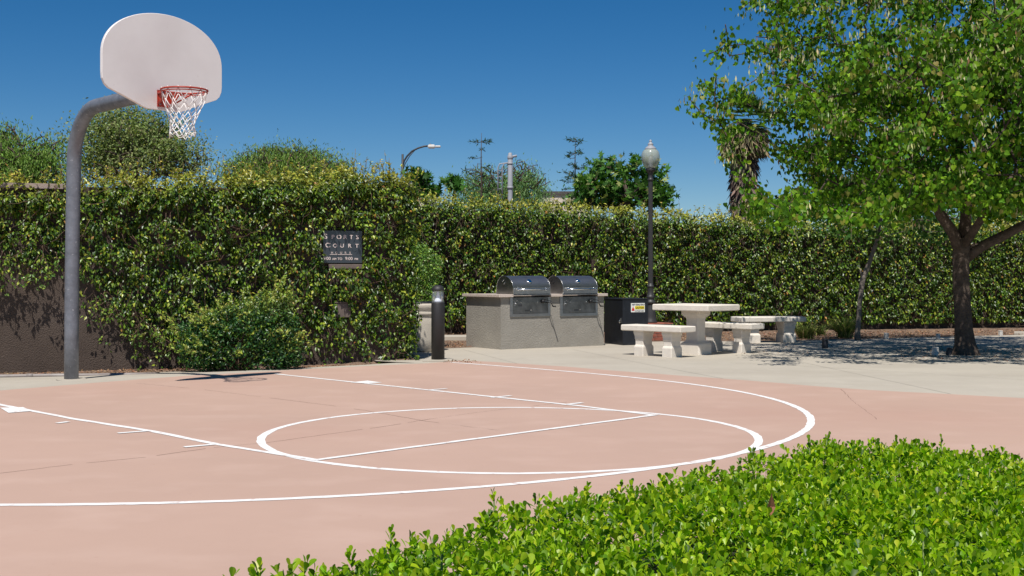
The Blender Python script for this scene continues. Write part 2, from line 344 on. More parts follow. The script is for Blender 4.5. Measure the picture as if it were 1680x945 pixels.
tag(g.build('soil_strip', M['mulch']), kind='structure')

# ------------------------------------------------------------------ basketball hoop
hoop = tag(empty('basketball_hoop', (-5.135, 14.255, -.018)), 'white fan-shaped backboard with red rim and net on a curved grey pole', 'basketball hoop')
hp = Vector((-5.135, 14.255, -.018)); od = Vector((CY.x, CY.y, 0))                       # outward direction of the board face
HL = lambda x, y, z: (x-hp.x, y-hp.y, z-hp.z)
pts = [(0,0,-.2), (.004,0,.6), (.01,0,1.3), (.02,0,2.0), (.03,0,2.45)]
c0, R = 2.50, .62
pd = (Vector((hoopP.x,hoopP.y,0))-CY.to_3d()*.38-Vector((hp.x,hp.y,0))); armL = pd.length; pd.normalize()
pts = [tuple(Vector((a, 0, z))) for a, b, z in pts]
for i in range(1, 13):
    a = pi/2*i/12; pts.append(tuple(Vector((.03,0,0))+pd*(R*(1-cos(a)))+Vector((0,0,c0+R*sin(a)))))
for t in (.9, 1.4, armL-.12): pts.append(tuple(Vector((.03,0,0))+pd*t+Vector((0,0,c0+R))))
MB().tube(pts, .081, 28).build('pole', M['galv'], hoop)
bc = Vector((hoopP.x, hoopP.y, 0))-od*.38; bx = Vector((-CX.x,-CX.y,0))                 # board centre, its rightward axis
def bl(s, z, d=0): p = bc+bx*s+od*d; return HL(p.x, p.y, z)
prof = []
for i in range(37):
    a = pi-pi*i/36; prof.append((.686*cos(a), 3.385+.485*abs(sin(a))**.92))
prof += [(.686,3.20),(.68,3.14),(.655,3.085),(.617,3.052),(.48,3.00),(.33,2.94),(.24,2.90),(.19,2.885),(-.19,2.885),(-.24,2.90),(-.33,2.94),(-.48,3.0),(-.617,3.052),(-.655,3.085),(-.68,3.14),(-.686,3.20)]
n = len(prof); cz = 3.3
def inset(k): return [(s*k, cz+(z-cz)*k) for s, z in prof]
P = []
for k, d in ((.97,-.045),(1,-.035),(1,-.006),(.992,0)): P += [bl(s, z, d) for s, z in inset(k)]
F = [tuple(range(3*n, 4*n))[::-1], tuple(range(n))]
for r in range(3):
    for i in range(n): F.append((r*n+i, (r+1)*n+i, (r+1)*n+(i+1) % n, r*n+(i+1) % n))
MB().add(P, F).build('backboard', M['board'], hoop)
# mounting frame behind the board
b = MB()
for s0, z0, s1, z1 in ((-.28,3.02,-.28,3.35),(.28,3.02,.28,3.35),(-.32,3.02,.32,3.02),(-.32,3.34,.32,3.34)):
    b.tube([bl(s0, z0, -.07), bl(s1, z1, -.07)], .022, 6)
b.tube([bl(0,3.09,-.3), bl(-.28,3.32,-.07)], .018, 6).tube([bl(0,3.09,-.3), bl(.28,3.32,-.07)], .018, 6).tube([bl(0,3.09,-.25), bl(0,3.09,-.05)], .09, 16)
b.build('mounting_frame', M['galv'], hoop)
rc = Vector((hoopP.x, hoopP.y, 3.05)); rimR = .2286
b = MB(); b.tube([HL(rc.x+rimR*cos(a), rc.y+rimR*sin(a), rc.z) for a in np.linspace(0, 2*pi, 49)[:-1]], .0095, 8, True)
b.tube([HL(rc.x+(rimR-.004)*cos(a), rc.y+(rimR-.004)*sin(a), rc.z-.022) for a in np.linspace(0, 2*pi, 49)[:-1]], .006, 6, True)
rim = b.build('rim', M['red'], hoop)
b = MB(); P = []
for d in (.002, .012):
    for s, z in ((-.085,2.915),(.085,2.915),(.085,3.085),(-.085,3.085)): P.append(bl(s, z, d))
b.add(P, [(0,1,2,3)[::-1],(4,5,6,7),(0,1,5,4),(1,2,6,5),(2,3,7,6),(3,0,4,7)])
for s in (-.075, .075):
    b.tube([bl(s,2.94,.01), bl(s*1.9,3.035,.30)], .008, 6); b.tube([bl(s,3.05,.01), bl(s*1.5,3.045,.18)], .012, 6)
    P = [bl(s,2.93,.012), bl(s,3.07,.012), bl(s,3.06,.15), bl(s,3.02,.15), bl(s+.006,2.93,.012), bl(s+.006,3.07,.012), bl(s+.006,3.06,.15), bl(s+.006,3.02,.15)]
    b.add(P, [(0,1,2,3),(7,6,5,4),(0,3,7,4),(1,5,6,2),(2,6,7,3),(0,4,5,1)])
b.tube([bl(-.14,3.03,.30), bl(.14,3.03,.30)], .007, 6)
b.build('rim_bracket', M['red'], hoop)
for s in (-.06, .06):
    for z in (2.94, 3.06): MB().lathe([(.011,0),(.011,.012),(.006,.016)], bl(s, z, .012), 8, axis=od).build('bolt', M['galv'], hoop)
b = MB(); rows = [(.226,0),(.205,-.10),(.172,-.19),(.145,-.25),(.125,-.305),(.118,-.355),(.120,-.40),(.128,-.44)]
swx = .012
def node(r, i):
    R_, z = rows[r]; a = 2*pi*(i+.5*(r % 2))/12; k = r/7; wob = .012*k
    return Vector(HL(rc.x+R_*cos(a)-swx*k*2+wob*sin(i*2.3+r), rc.y+R_*sin(a)+wob*cos(i*1.7+r), rc.z+z+.02*k*sin(i*1.9)))
for i in range(12):
    for r in range(7):
        for dj in ((0, 1) if r % 2 else (0, -1)):
            p, q = node(r, i), node(r+1, i+dj); mid = (p+q)/2; mid.z -= .006; b.tube([p, mid, q], .0042, 4)
    a, c = node(7, i), node(7, i+1); m_ = (a+c)/2; m_.z -= .03; b.tube([a, m_, c], .0045, 4)
    p = node(0, i); a = 2*pi*i/12; t = Vector((-sin(a), cos(a), 0))*.012
    b.tube([p-t, p+Vector((0,0,.016)), p+t], .004, 4)
b.build('net', M['cord'], hoop)
MB().lathe([(.17,0),(.165,.006)], (0,0,0), 24).build('footing_ring', M['concrete'], hoop)

# ------------------------------------------------------------------ left wall, vine, sign
def wallmesh(prof, th=.3, zb=-.16):                # prof: (s, ztop) along the wall
    b = MB(); n = len(prof)
    P = [(*wp(q_[0]), zb) for q_ in prof]+[(*wp(q_[0]), q_[1]) for q_ in prof]+[(*wp(q_[0],-th), zb) for q_ in prof]+[(*wp(q_[0],-th), q_[1]) for q_ in prof]; F = []
    for i in range(n-1): F += [(i, i+1, n+i+1, n+i), (2*n+i+1, 2*n+i, 3*n+i, 3*n+i+1), (n+i, n+i+1, 3*n+i+1, 3*n+i)]
    F += [(0, n, 3*n, 2*n), (n-1, 3*n-1, 4*n-1, 2*n-1)]
    return b.add(P, F)
CAPZ = 2.31; SC_ = s_of_u(122)
wall = tag(wallmesh([(S0,CAPZ),(SC_,CAPZ),(SC_+.002,CAPZ+.03),(s_of_u(330),2.36),(WL,2.44)]).build('garden_wall', M['stucco_brown']), 'brown stucco wall half covered in vine behind the basketball pole', 'wall')
s = S0
while s < SC_-.05:
    e = min(s+1.22, SC_); MB().prism([wp(s+.004,.04), wp(e-.004,.04), wp(e-.004,-.34), wp(s+.004,-.34)], CAPZ, CAPZ+.065).build('cap_stone', M['cap'], wall); s = e
b = MB()
ret = [wp(WL), wp(WL-.3), (-3.4,24.6), (-3.1,24.65)]
b.prism([wp(WL,-.302), (-4.2,24.05), (-4.5,23.95), wp(WL-.3,-.302)], -.16, 2.38)
tag(b.build('garden_wall', M['stucco_brown']), 'vine-covered return wall running back behind the white planter', 'wall')

def vine(name, O, e, nrm, s0, s1, ztop, n, cover, depth, size=(.045,.07), seed=1, yellow_top=1, zmin=.02, stems=0, label='', holes=(), topfill=.25, col=None, dense=0, denf=lambda S: np.ones_like(S)):
    e3 = np.array([e.x, e.y, 0]); n3 = np.array([nrm.x, nrm.y, 0]); O3 = np.array([O.x, O.y, 0])
    S = rng.uniform(s0, s1, n*2); Z = rng.uniform(zmin, 1, n*2)
    ZT = ztop(S)+.05*noise(S, S*0, .9, seed)+.04*noise(S, S*0, .25, seed+5)
    Z = zmin+(ZT-zmin)*Z
    keep = rng.random(n*2) < cover(S, Z)
    for (a, b_, c, d_) in holes: keep &= ~((S > a) & (S < b_) & (Z > c) & (Z < d_))
    nn = noise(S, Z, .30, seed+9); keep &= rng.random(n*2) < np.clip(.62+.85*nn, .10, 1)
    S, Z, ZT = S[keep][:n], Z[keep][:n], ZT[keep][:n]; m = len(S)
    if dense:                                         # extra growth along the wall top
        k2 = dense; S2 = rng.uniform(s0, s1, k2); ZT2 = ztop(S2)+.05*noise(S2, S2*0, .9, seed)+.04*noise(S2, S2*0, .25, seed+5); Z2 = ZT2-rng.random(k2)**.8*.38; k3 = rng.random(k2) < np.clip(denf(S2), 0, 1); S = np.r_[S, S2[k3]]; Z = np.r_[Z, Z2[k3]]; ZT = np.r_[ZT, ZT2[k3]]; m = len(S)
    D = depth*(.55+.35*noise(S, Z, .8, seed+2)+.22*noise(S, Z, .22, seed+3)); D = np.clip(D, .05, None)
    for (a, b_, c, d_) in holes:
        dist = np.maximum(np.maximum(a-S, S-b_), np.maximum(c-Z, Z-d_)); D = np.where(dist < .02, np.minimum(D, .12), D)
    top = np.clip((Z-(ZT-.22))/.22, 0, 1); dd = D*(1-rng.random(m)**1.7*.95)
    dd = np.where(top > 0, dd-rng.random(m)*(top**1)*(.45+D), dd)
    P = O3+S[:,None]*e3+dd[:,None]*n3; P[:,2] = Z+rng.normal(0,.012,m)
    A = np.array([0,0,-.9])+n3*rng.uniform(-.1,1.0,(m,1))+rng.normal(0,.60,(m,3)); A += top[:,None]*np.array([0,0,1.3])
    N = n3*.75+np.array([0,0,.85])+rng.normal(0,.55,(m,3))
    C = palette(col or [(.022,.058,.006),(.062,.125,.008),(.145,.23,.013),(.31,.34,.035),(.32,.16,.03)], [37,34,20,8,1.5], m)
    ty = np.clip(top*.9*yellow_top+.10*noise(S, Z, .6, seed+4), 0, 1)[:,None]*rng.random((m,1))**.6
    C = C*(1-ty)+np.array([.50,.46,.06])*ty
    root = tag(empty(name, (*(O+e*((s0+s1)/2)), 0)), label, 'vine')
    P -= np.array(root.location)
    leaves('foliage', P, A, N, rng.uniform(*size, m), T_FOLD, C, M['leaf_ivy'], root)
    # shoots standing out of the top
    k = int((s1-s0)*topfill*40); b = MB(); SP=[]; SA=[]; SN=[]
    for i in range(k):
        s = random.uniform(s0, s1); z0 = float(ztop(np.array([s]))[0]); d = random.uniform(-.35, .2); h = abs(random.gauss(0,.09))+.03
        p = Vector((*(O+e*s+nrm*d), z0-.02))-root.location; q = p+Vector((random.gauss(0,.06), random.gauss(0,.06), h+.06)); b.tube([p, (p+q)/2+Vector((.01,0,0)), q], .003, 3)
        for j in range(random.randint(4, 9)):
            t = random.random(); SP.append(tuple(p.lerp(q, t))); SA.append((random.gauss(0,1), random.gauss(0,1), .6)); SN.append((random.gauss(0,.4), random.gauss(0,.4), 1))
    if SP:
        m2 = len(SP); leaves('foliage', np.array(SP), np.array(SA), np.array(SN), rng.uniform(size[0]*.8, size[1]*.9, m2), T_FOLD, palette([(.46,.44,.07),(.24,.32,.035),(.58,.48,.09)], [4,3,2], m2), M['leaf_ivy'], root)
    # brown woody stems, running mostly behind the leaves
    for i in range(stems):
        s = random.uniform(s0, s1); zt = float(ztop(np.array([s]))[0]); z = random.uniform(.1, zt); pl = []; ang = random.uniform(-2.8,-.3)
        if random.random() < .4: ang = random.uniform(-1.9,-1.2)
        d = random.uniform(.02, depth*.9)
        for j in range(random.randint(4, 9)):
            if not (0.02 < z < zt+.05) or not (s0 < s < s1+.1) or cover(np.array([s]), np.array([z]))[0] < .03: break
            if any(a-.03 < s < b_+.03 and c-.03 < z < d_+.03 for a, b_, c, d_ in holes): break
            pl.append(Vector((*(O+e*s+nrm*d), z))-root.location)
            ang += random.gauss(0,.35); s += .07*cos(ang); z += .07*sin(ang); d = min(max(d+random.gauss(0,.02), .01), depth)
        if len(pl) > 2: b.tube(pl, .0, 3, rad=[.0042*(1-.6*i_/len(pl)) for i_ in range(len(pl))])
    o = b.build('stem', M['twig'], root); o['kind'] = 'stuff'
    return root
SU = {u: s_of_u(u) for u in (0,110,150,200,250,300,330,400,528,560,596,640,670)}
_zt = [(u, v) for u, v in ((0,300),(110,294),(200,290),(300,288),(400,286),(528,281),(596,279),(640,285),(672,296))]
_zs = [s_of_u(u, .1) for u, v in _zt]; _zz = [zat(v, wp(q_, .1)[1]) for (u, v), q_ in zip(_zt, _zs)]
def ztopL(S): return np.interp(S, _zs, _zz)
# lower edge of the vine over the bare stucco
def lowL(S): return np.interp(S, [S0, SU[0], s_of_u(60), SU[110], SU[150], SU[200], SU[250], SU[300], WL], [1.52,1.35,1.25,1.33,.95,.58,.32,.10,-.05])
def coverL(S, Z):
    lo = lowL(S)+.12*noise(S, Z*0, .55, 77)+.07*noise(S, Z*0, .13, 78)
    c = np.clip((Z-lo)/.28, 0, 1)
    thin = .20*np.clip((Z-lo+.5)/.5, 0, 1)*(noise(S, Z*.35, .16, 79) > .42)*(S > SU[110]*.8)     # hanging strands
    low = np.where((S > SU[300]-.1) & (Z < .5), .55, 1)
    return np.maximum(c*low, thin)
SGD = .05; sgs = (s_of_u(529.5,SGD), s_of_u(594,SGD)); sgY = wp(sum(sgs)/2, SGD)[1]; sgz = (zat(432,sgY), zat(378,sgY))
pz = (zat(521,sgY), zat(497,sgY)); ps = (s_of_u(551,.13), s_of_u(577,.13))
vine('climbing_vine', WA, we, wn, S0, WL+.12, ztopL, 50000, coverL, .27, seed=11, stems=520, zmin=-.06, dense=15000, denf=lambda S: np.interp(S, [SU[0], s_of_u(40), s_of_u(55), s_of_u(80), s_of_u(110), s_of_u(125)], [.35,.35,1,.5,.5,1]), topfill=.75, holes=((sgs[0]+.0, sgs[1]+.01, sgz[0]-.05, sgz[1]+.03), (ps[0]+.03, ps[1]-.02, pz[0]+.03, pz[1]+.01)), label='glossy climbing vine spilling over the brown wall around the sports court sign')
strand_root = [o for o in SC.objects if o.name == 'climbing_vine'][0]
b = MB(); LP = []; LA = []; bb = MB()
for i in range(120):
    u = random.choice((random.uniform(-60,115), random.uniform(120,330), random.uniform(120,330), random.uniform(200,420)))
    s_ = s_of_u(u, .1); z = float(lowL(np.array([s_]))[0])+random.uniform(.0,.30); d = random.uniform(.03,.22) if u > 115 else random.uniform(.12,.30); pl = []; a = random.uniform(-2.2,-.9)
    for j in range(random.randint(4, 9)):
        if z < -.02: break
        pl.append(Vector((*wp(s_, d), z))-strand_root.location); a += random.gauss(0,.4); a = min(max(a,-2.9),-.2); s_ += .055*cos(a); z += .06*sin(a); d = max(.015, d+random.gauss(.0,.025))
    if len(pl) < 3: continue
    b.tube(pl, 0, 3, rad=[.0045*(1-.6*q_/len(pl)) for q_ in range(len(pl))])
    for p in pl[1:]:
        for _ in range(random.choice((0,1,2,3)) if u > 115 else random.choice((2,3,4))): LP.append(tuple(p+Vector((random.gauss(0,.02),random.gauss(0,.02),random.gauss(0,.02))))); LA.append((random.gauss(0,.6),random.gauss(-.2,.5),random.gauss(-.7,.5)))
b.build('stem', M['twig'], strand_root)['kind'] = 'stuff'
kk = len(LP); leaves('foliage', np.array(LP), np.array(LA), np.array([0.1,-.6,.7])+rng.normal(0,.5,(kk,3)), rng.uniform(.04,.065,kk), T_FOLD, palette([(.05,.11,.014),(.12,.20,.02),(.30,.34,.05)], [3,4,2], kk), M['leaf_ivy'], strand_root)
# end of the wall: the vine wraps round the corner and runs back along the return
r0 = Vector(wp(WL+.02,-.05)); r1 = Vector((-4.3,24.1)); re = (r1-r0).normalized(); rn = Vector((re.y,-re.x))
vine('climbing_vine', r0, re, rn, -.30, 4.2, lambda S: np.interp(S, [-.3,.2,1.5,4.2], [2.62,2.55,2.52,2.52]), 15000, lambda S, Z: np.ones_like(S), .16, seed=31, stems=80, dense=2500, zmin=-.05, label='climbing vine wrapping the end of the wall behind the black bollard')
# sign
sgc = wp((sgs[0]+sgs[1])/2, .05); sz0, sz1 = sgz; sw = (sgs[1]-sgs[0])/2
sign = tag(empty('court_sign', (sgc[0], sgc[1], sz0), WTH), 'dark sign lettered sports court hours, set in the wall vine', 'sign')
MB().box(-sw, sw, -.02, .10, 0, sz1-sz0, .006).build('sign_panel', M['sign'], sign)
MB().box(-sw+.08, sw-.0, -.016, .098, -.075, -.012, .004).build('sign_lower_strip', M['plate'], sign)
def text(body, size, x, z, parent, m, y=-.023, name='lettering', ext=.0012, bold=.0, sx=1, align='LEFT'):
    cu = bpy.data.curves.new('txt', 'FONT'); cu.body = body; cu.size = size; cu.extrude = ext; cu.offset = bold; cu.align_x = align; cu.space_character = 1.0
    to = bpy.data.objects.new('txt', cu); SC.collection.objects.link(to); bpy.context.view_layer.update()
    me = bpy.data.meshes.new_from_object(to.evaluated_get(bpy.context.evaluated_depsgraph_get())); bpy.data.objects.remove(to)
    me.materials.clear(); me.materials.append(m); o = bpy.data.objects.new(name, me); link(o, parent); o.location = (x, y, z); o.rotation_euler = (radians(90),0,0); o.scale = (sx,1,1); return o
H = sz1-sz0; u_ = H/54
def zz(v): return (432-v)*u_
def xx(u): return (u-561.7)/65*(2*sw)
text('S', .100, xx(530), zz(392), sign, M['signtxt'], bold=.0022, sx=1.15)
for i, ch in enumerate('PORTS'): text(ch, .078, xx(545.4+i*10.1), zz(392), sign, M['signtxt'], bold=.0016, sx=1.1, align='CENTER')
text('C', .090, xx(532.5), zz(406), sign, M['signtxt'], bold=.0022, sx=1.15)
for i, ch in enumerate('OURT'): text(ch, .072, xx((549,560.5,573,585)[i]), zz(406), sign, M['signtxt'], bold=.0016, sx=1.1, align='CENTER')
for i, ch in enumerate('HOURS'): text(ch, .042, xx(544+i*7.4), zz(416.4), sign, M['signtxt'], bold=.0004, align='CENTER')
MB().box(xx(540.5), xx(577), -.0235, -.0202, zz(418), zz(417.2)).build('underline', M['signtxt'], sign)
text('9:00', .060, xx(529.6), zz(426.5), sign, M['signtxt'], bold=.0009, sx=1.0); text('AM', .040, xx(544.2), zz(426.5), sign, M['signtxt'], bold=.001); text('TO', .046, xx(553), zz(426.5), sign, M['signtxt'], bold=.001)
text('9:00', .060, xx(565.5), zz(426.5), sign, M['signtxt'], bold=.0009, sx=1.03); text('PM', .040, xx(581), zz(426.5), sign, M['signtxt'], bold=.001)
pc = wp((ps[0]+ps[1])/2, .07); pw = (ps[1]-ps[0])/2
cp = tag(empty('electrical_box', (pc[0], pc[1], pz[0]), WTH), 'small brown cover box on the vine wall below the sign', 'utility box')
MB().box(-pw, pw, -.02, .13, 0, pz[1]-pz[0], .008).build('box_body', M['plate'], cp)
MB().box(-pw-.006, pw+.006, -.03, .13, pz[1]-pz[0]+.001, pz[1]-pz[0]+.014, .003).build('lid', M['plate'], cp)
MB().tube([(.0,.05,0), (.0,.05,-pz[0]-.06)], .012, 8).build('conduit', M['pipe'], cp)
# pipe along the foot of the wall
pp = [(*gp(u, v, FOOT+.03), FOOT+.03+dz) for u, v, dz in ((-300,621.5,0),(0,617.5,0),(80,616.5,.003),(150,615.5,.0),(215,614.6,0),(262,613.6,0),(325,613.5,-.005))]
po = tag(MB().tube(pp[:-1], .024, 10).build('water_pipe', M['pipe']), 'brown pipe lying on the soil at the foot of the wall', 'pipe')
MB().tube([pp[-2], pp[-1], (pp[-1][0]+.22, pp[-1][1]+.02, pp[-1][2]-.01)], .016, 8).build('pipe_end', M['galv'], po)
MB().tube([tuple(Vector(pp[1]).lerp(Vector(pp[2]),.55)), tuple(Vector(pp[1]).lerp(Vector(pp[2]),.68))], .030, 10).build('coupling', M['pipe'], po)

# ------------------------------------------------------------------ back wall and its vine
BA = Vector((-3.3,24.15)); be = Vector((15.2,3.75)).normalized(); bn = Vector((be.y,-be.x)); BL = 24.0
g = MB(); q = lambda s, d: tuple(BA+be*s+bn*d)
hb = lambda s_: float(np.interp(s_, [-.6,1,3.5,6,9,13,24], [2.86,2.82,2.70,2.58,2.42,2.36,2.36]))-.22
st_ = [-1.4,1,3.5,6,9,13,24]; k_ = len(st_)
P = [(*q(s_,-.12), -.16) for s_ in st_]+[(*q(s_,-.12), hb(s_)) for s_ in st_]+[(*q(s_,-.42), -.16) for s_ in st_]+[(*q(s_,-.42), hb(s_)) for s_ in st_]; F = []
for i in range(k_-1): F += [(i, i+1, k_+i+1, k_+i), (2*k_+i+1, 2*k_+i, 3*k_+i, 3*k_+i+1), (k_+i, k_+i+1, 3*k_+i+1, 3*k_+i)]
g.add(P, F+[(0, k_, 3*k_, 2*k_), (k_-1, 3*k_-1, 4*k_-1, 2*k_-1)])
tag(g.build('boundary_wall', M['stucco_brown']), 'long boundary wall hidden under dense vine behind grills and tables', 'wall')
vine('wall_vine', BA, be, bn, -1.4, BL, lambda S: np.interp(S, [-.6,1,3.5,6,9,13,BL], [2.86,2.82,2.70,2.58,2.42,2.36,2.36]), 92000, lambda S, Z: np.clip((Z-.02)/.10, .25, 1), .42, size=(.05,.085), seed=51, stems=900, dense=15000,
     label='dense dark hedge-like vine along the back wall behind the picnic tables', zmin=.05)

# ------------------------------------------------------------------ shrubs
def bush(name, loc, ells, n, size, cols, wts, label, cat='shrub', T=T_FOLD, m='leaf_ivy', tip=None, seed=1, up=.3, gap=.0, stemn=30, sprays=0):
    root = tag(empty(name, loc), label, cat); P = []; 
    vol = np.array([e[3]*e[4]*e[5] for e in ells])**.67; vol = vol/vol.sum()
    for (cx, cy, cz_, rx, ry, rz), f in zip(ells, vol):
        k = int(n*f*1.6); d = rnd(k); r = rng.random(k)**.33; r = .35+.65*r
        p = d*r[:,None]*np.array([rx,ry,rz]); p *= (1+.18*noise3(d*2, 1.1, seed+int(abs(cx)*10)))[:,None]; p += np.array([cx,cy,cz_]); P.append(p)
    P = np.concatenate(P); P = P[P[:,2] > .02]
    kp = rng.random(len(P)) < np.clip(.85+.6*noise3(P, .35, seed+3)-gap, .1, 1); P = P[kp][:n]; k = len(P)
    A = rnd(k)+np.array([0,0,up]); N = rnd(k)*.7+np.array([0,-.4,.8]); C = palette(cols, wts, k)
    if tip is not None:
        t = np.clip((P[:,2]-tip[0])/tip[1], 0, 1)[:,None]*rng.random((k,1)); C = C*(1-t)+np.array(tip[2])*t
    b = MB()
    if sprays:
        hi = np.where(P[:,2] > .25)[0]; cm = np.array([0,0,.3]); QP=[]; QA=[]
        for i in range(sprays):
            p = P[rng.choice(hi)]; d = unit((p-cm)[None,:])[0]*np.array([.8,.8,.5])+np.array([0,0,.55])+rng.normal(0,.25,3); L = rng.uniform(.08,.26); q_ = p+d*L; b.tube([tuple(p), tuple(p+d*L*.5+np.array([0,0,.01])), tuple(q_)], .0018, 3)
            for j in range(int(L*110)): t = rng.random(); QP.append(p+d*L*t+rng.normal(0,.006,3)); QA.append(d+rng.normal(0,.8,3))
        kq = len(QP); P = np.vstack([P, np.array(QP)]); A = np.vstack([A, np.array(QA)]); N = np.vstack([N, rnd(kq)*.6+np.array([0,-.3,.8])]); Cq = palette([(.30,.36,.05),(.20,.30,.04),(.40,.40,.09)], [3,3,1.5], kq); C = np.vstack([C, Cq]); k = len(P)
    leaves('foliage', P, A, N, rng.uniform(*size, k), T, C, M[m], root)
    for i in range(stemn):
        t = P[rng.integers(k)]; a = Vector((random.gauss(0,.06), random.gauss(0,.06), 0)); t = Vector(t); md = a.lerp(t, .5)+Vector((0,0,.08)); b.tube([a, md, t], 0, 4, rad=[.010,.006,.002])
    b.build('stem', M['twig'], root); return root
bush('garden_shrub', (-3.52,15.72,-.06), [(.0,.02,.42,.64,.38,.42),(-.42,-.02,.34,.36,.33,.34),(.46,0,.48,.34,.36,.46),(.1,.08,.66,.46,.30,.28),(.42,.12,.84,.28,.24,.22),(-.28,.1,.58,.30,.28,.24),(.56,-.05,.26,.30,.3,.28),(-.66,.05,.50,.16,.2,.14)], 17000, (.03,.055),
     [(.014,.056,.014),(.028,.092,.017),(.065,.145,.018),(.17,.24,.03)], [34,36,20,8], 'rounded dark green shrub with yellow tips beside the vine wall', tip=(.72,.45,(.34,.38,.05)), seed=5, up=.5, gap=.25, sprays=260)
bush('garden_shrub', (-1.62,20.0,0), [(0,0,.95,.48,.40,.5),(.1,0,1.35,.38,.35,.35),(-.1,0,.5,.4,.35,.5)], 7000, (.03,.055), [(.07,.16,.02),(.12,.24,.03),(.20,.30,.04)], [3,4,2],
     'bright green leafy shrub behind the concrete planter', seed=8, up=.2)

# ------------------------------------------------------------------ litter of dry leaves
def litter(name, polys, n, label, lift=.012, size=(.02,.05)):
    P = []
    for (a, b_, c, d_), f in polys:
        k = int(n*f); u = rng.random((k,1)); v = rng.random((k,1)); a, b_, c, d_ = map(np.array, (a, b_, c, d_)); P.append((a*(1-u)+b_*u)*(1-v)+(d_*(1-u)+c*u)*v)
    P = np.concatenate(P); k = len(P); P = np.c_[P, lift+rng.random(k)*.012]
    A = rnd(k)*np.array([1,1,.3]); N = np.array([0,0,1.0])+rng.normal(0,.4,(k,3))
    return tag(leaves(name, P, A, N, rng.uniform(*size, k), T_FOLD, palette([(.26,.14,.08),(.36,.24,.15),(.16,.09,.055),(.42,.20,.10)], [3,3,3,1], k), M['leaf_dry']), label, 'leaf litter', kind='stuff')
litter('leaf_litter', [(((-3.2,23.6),(4,24.6),(4,25.4),(-3.2,24.6)), .2), ((gp(735,572),(.0,20.9),(.2,22.4),(-1.6,21.6)), .10), ((gp(1085,560),gp(1290,560),gp(1290,545),gp(1085,548)), .22), ((gp(1290,560),gp(1560,552.3),gp(1560,543),gp(1290,545)), .30), ((gp(1560,552.3),gp(1760,548),gp(1760,540),gp(1560,543)), .18)], 9000, 'brown fallen leaves on the mulch bed under the back vine')
litter('leaf_litter', [((wp(S0,.44),wp(s_of_u(150),.42),wp(s_of_u(150),.02),wp(S0,.02)), .4), ((wp(s_of_u(150),.42),wp(s_of_u(310),.24),wp(s_of_u(310),.02),wp(s_of_u(150),.02)), .2), ((wp(s_of_u(480),.36),wp(WL+.2,.36),wp(WL+.2,.1),wp(s_of_u(480),.2)), .4)], 2200, 'brown fallen leaves along the foot of the brown wall', size=(.02,.045), lift=FOOT+.03)
litter('leaf_litter', [((gp(1470,592),gp(1690,596),gp(1690,570),gp(1470,570)), .75), ((gp(1150,582),gp(1460,590),gp(1460,562),gp(1200,562)), .25)], 900, 'scattered dry leaves on the concrete under the big tree', lift=.007, size=(.02,.04))
litter('leaf_litter', [((gp(728,596),gp(790,597),gp(775,592.5),gp(728,592)), 1)], 140, 'few brown leaves on the court edge beside the bollard', lift=.012, size=(.015,.035))

# kerb beside the grill counter
tag(MB().prism([gp(640,559),gp(800,559),gp(800,555.5),gp(640,555.5)], 0, .07).build('garden_kerb', M['concrete']), 'low concrete kerb in the mulch left of the grill counter', 'kerb')
tag(MB().prism([gp(1664,549.5),gp(1700,549.5),gp(1700,547.5),gp(1664,547.5)], 0, .05).build('stepping_slab', M['concrete']), 'flat pale slab at the right edge of the mulch bed', 'slab')

# ------------------------------------------------------------------ planter pot
pl_ = tag(empty('concrete_planter', (xat(690,19.2), 19.25, .006)), 'round cream concrete planter behind the black bollard', 'planter')
MB().lathe([(.02,0),(.27,0),(.295,.02),(.315,.20),(.325,.42),(.325,.50),(.318,.535),(.325,.56),(.342,.575),(.345,.60),(.332,.625),(.33,.64),(.352,.665),(.358,.72),(.35,.745),(.31,.75),(.30,.70),(.29,.55),(.02,.50)], n=48, caps=False).build('pot', M['pot'], pl_)
MB().lathe([(.325,.752),(.327,.766),(.29,.772),(.02,.776)], n=40).build('lid', M['bin'], pl_)

# ------------------------------------------------------------------ bollard light
bo = tag(empty('bollard_light', (xat(718.5,16.94), 16.94, .008)), 'black round bollard light with clear lens at the court corner', 'bollard')
MB().box(-.20,.20,-.17,.17,-.05,.022,.006).build('concrete_pad', M['concrete'], bo)
MB().lathe([(.092,.022),(.092,.80),(.086,.812),(.05,.812)], n=32).build('post', M['boll'], bo)
MB().lathe([(.090,.972),(.0915,.982),(.088,1.0),(.074,1.025),(.05,1.042),(.02,1.050)], n=32).build('dome_cap', M['boll'], bo)
MB().lathe([(.085,.812),(.085,.972)], n=32, caps=False).build('lens', M['clear'], bo)
MB().lathe([(.062,.814),(.050,.84),(.036,.87),(.024,.91),(.016,.94),(.012,.97)], n=20).build('reflector', M['cone'], bo)
for k in range(4):
    a = pi/4+k*pi/2; MB().tube([(.078*cos(a),.078*sin(a),.812),(.078*cos(a),.078*sin(a),.972)], .004, 6).build('support_rod', M['chrome'], bo)

# ------------------------------------------------------------------ grill counter and grills
F0 = Vector((-.18,19.57)); fa = atan2(1.18,1.74); fx = Vector((cos(fa), sin(fa))); fy = Vector((-fx.y, fx.x))
isl = tag(empty('grill_counter', (F0.x, F0.y, .004), fa), 'grey stucco counter with granite top holding two steel grills', 'outdoor counter')
b = MB(); W_, D_ = 2.10, 1.04
def lumpy(b, x0, x1, y, z0, z1, nx, nz, flip=False):
    pass
# body built round the two grill openings
body = [(0,.19,0,D_,.0,.835),(.95,1.19,0,D_,.0,.835),(1.935,W_,0,D_,.0,.835),(.19,.95,0,D_,.0,.53),(1.19,1.935,0,D_,.0,.52),(.19,.95,.56,D_,.53,.835),(1.19,1.935,.56,D_,.52,.835)]
for i, q_ in enumerate(body): b.box(*q_)
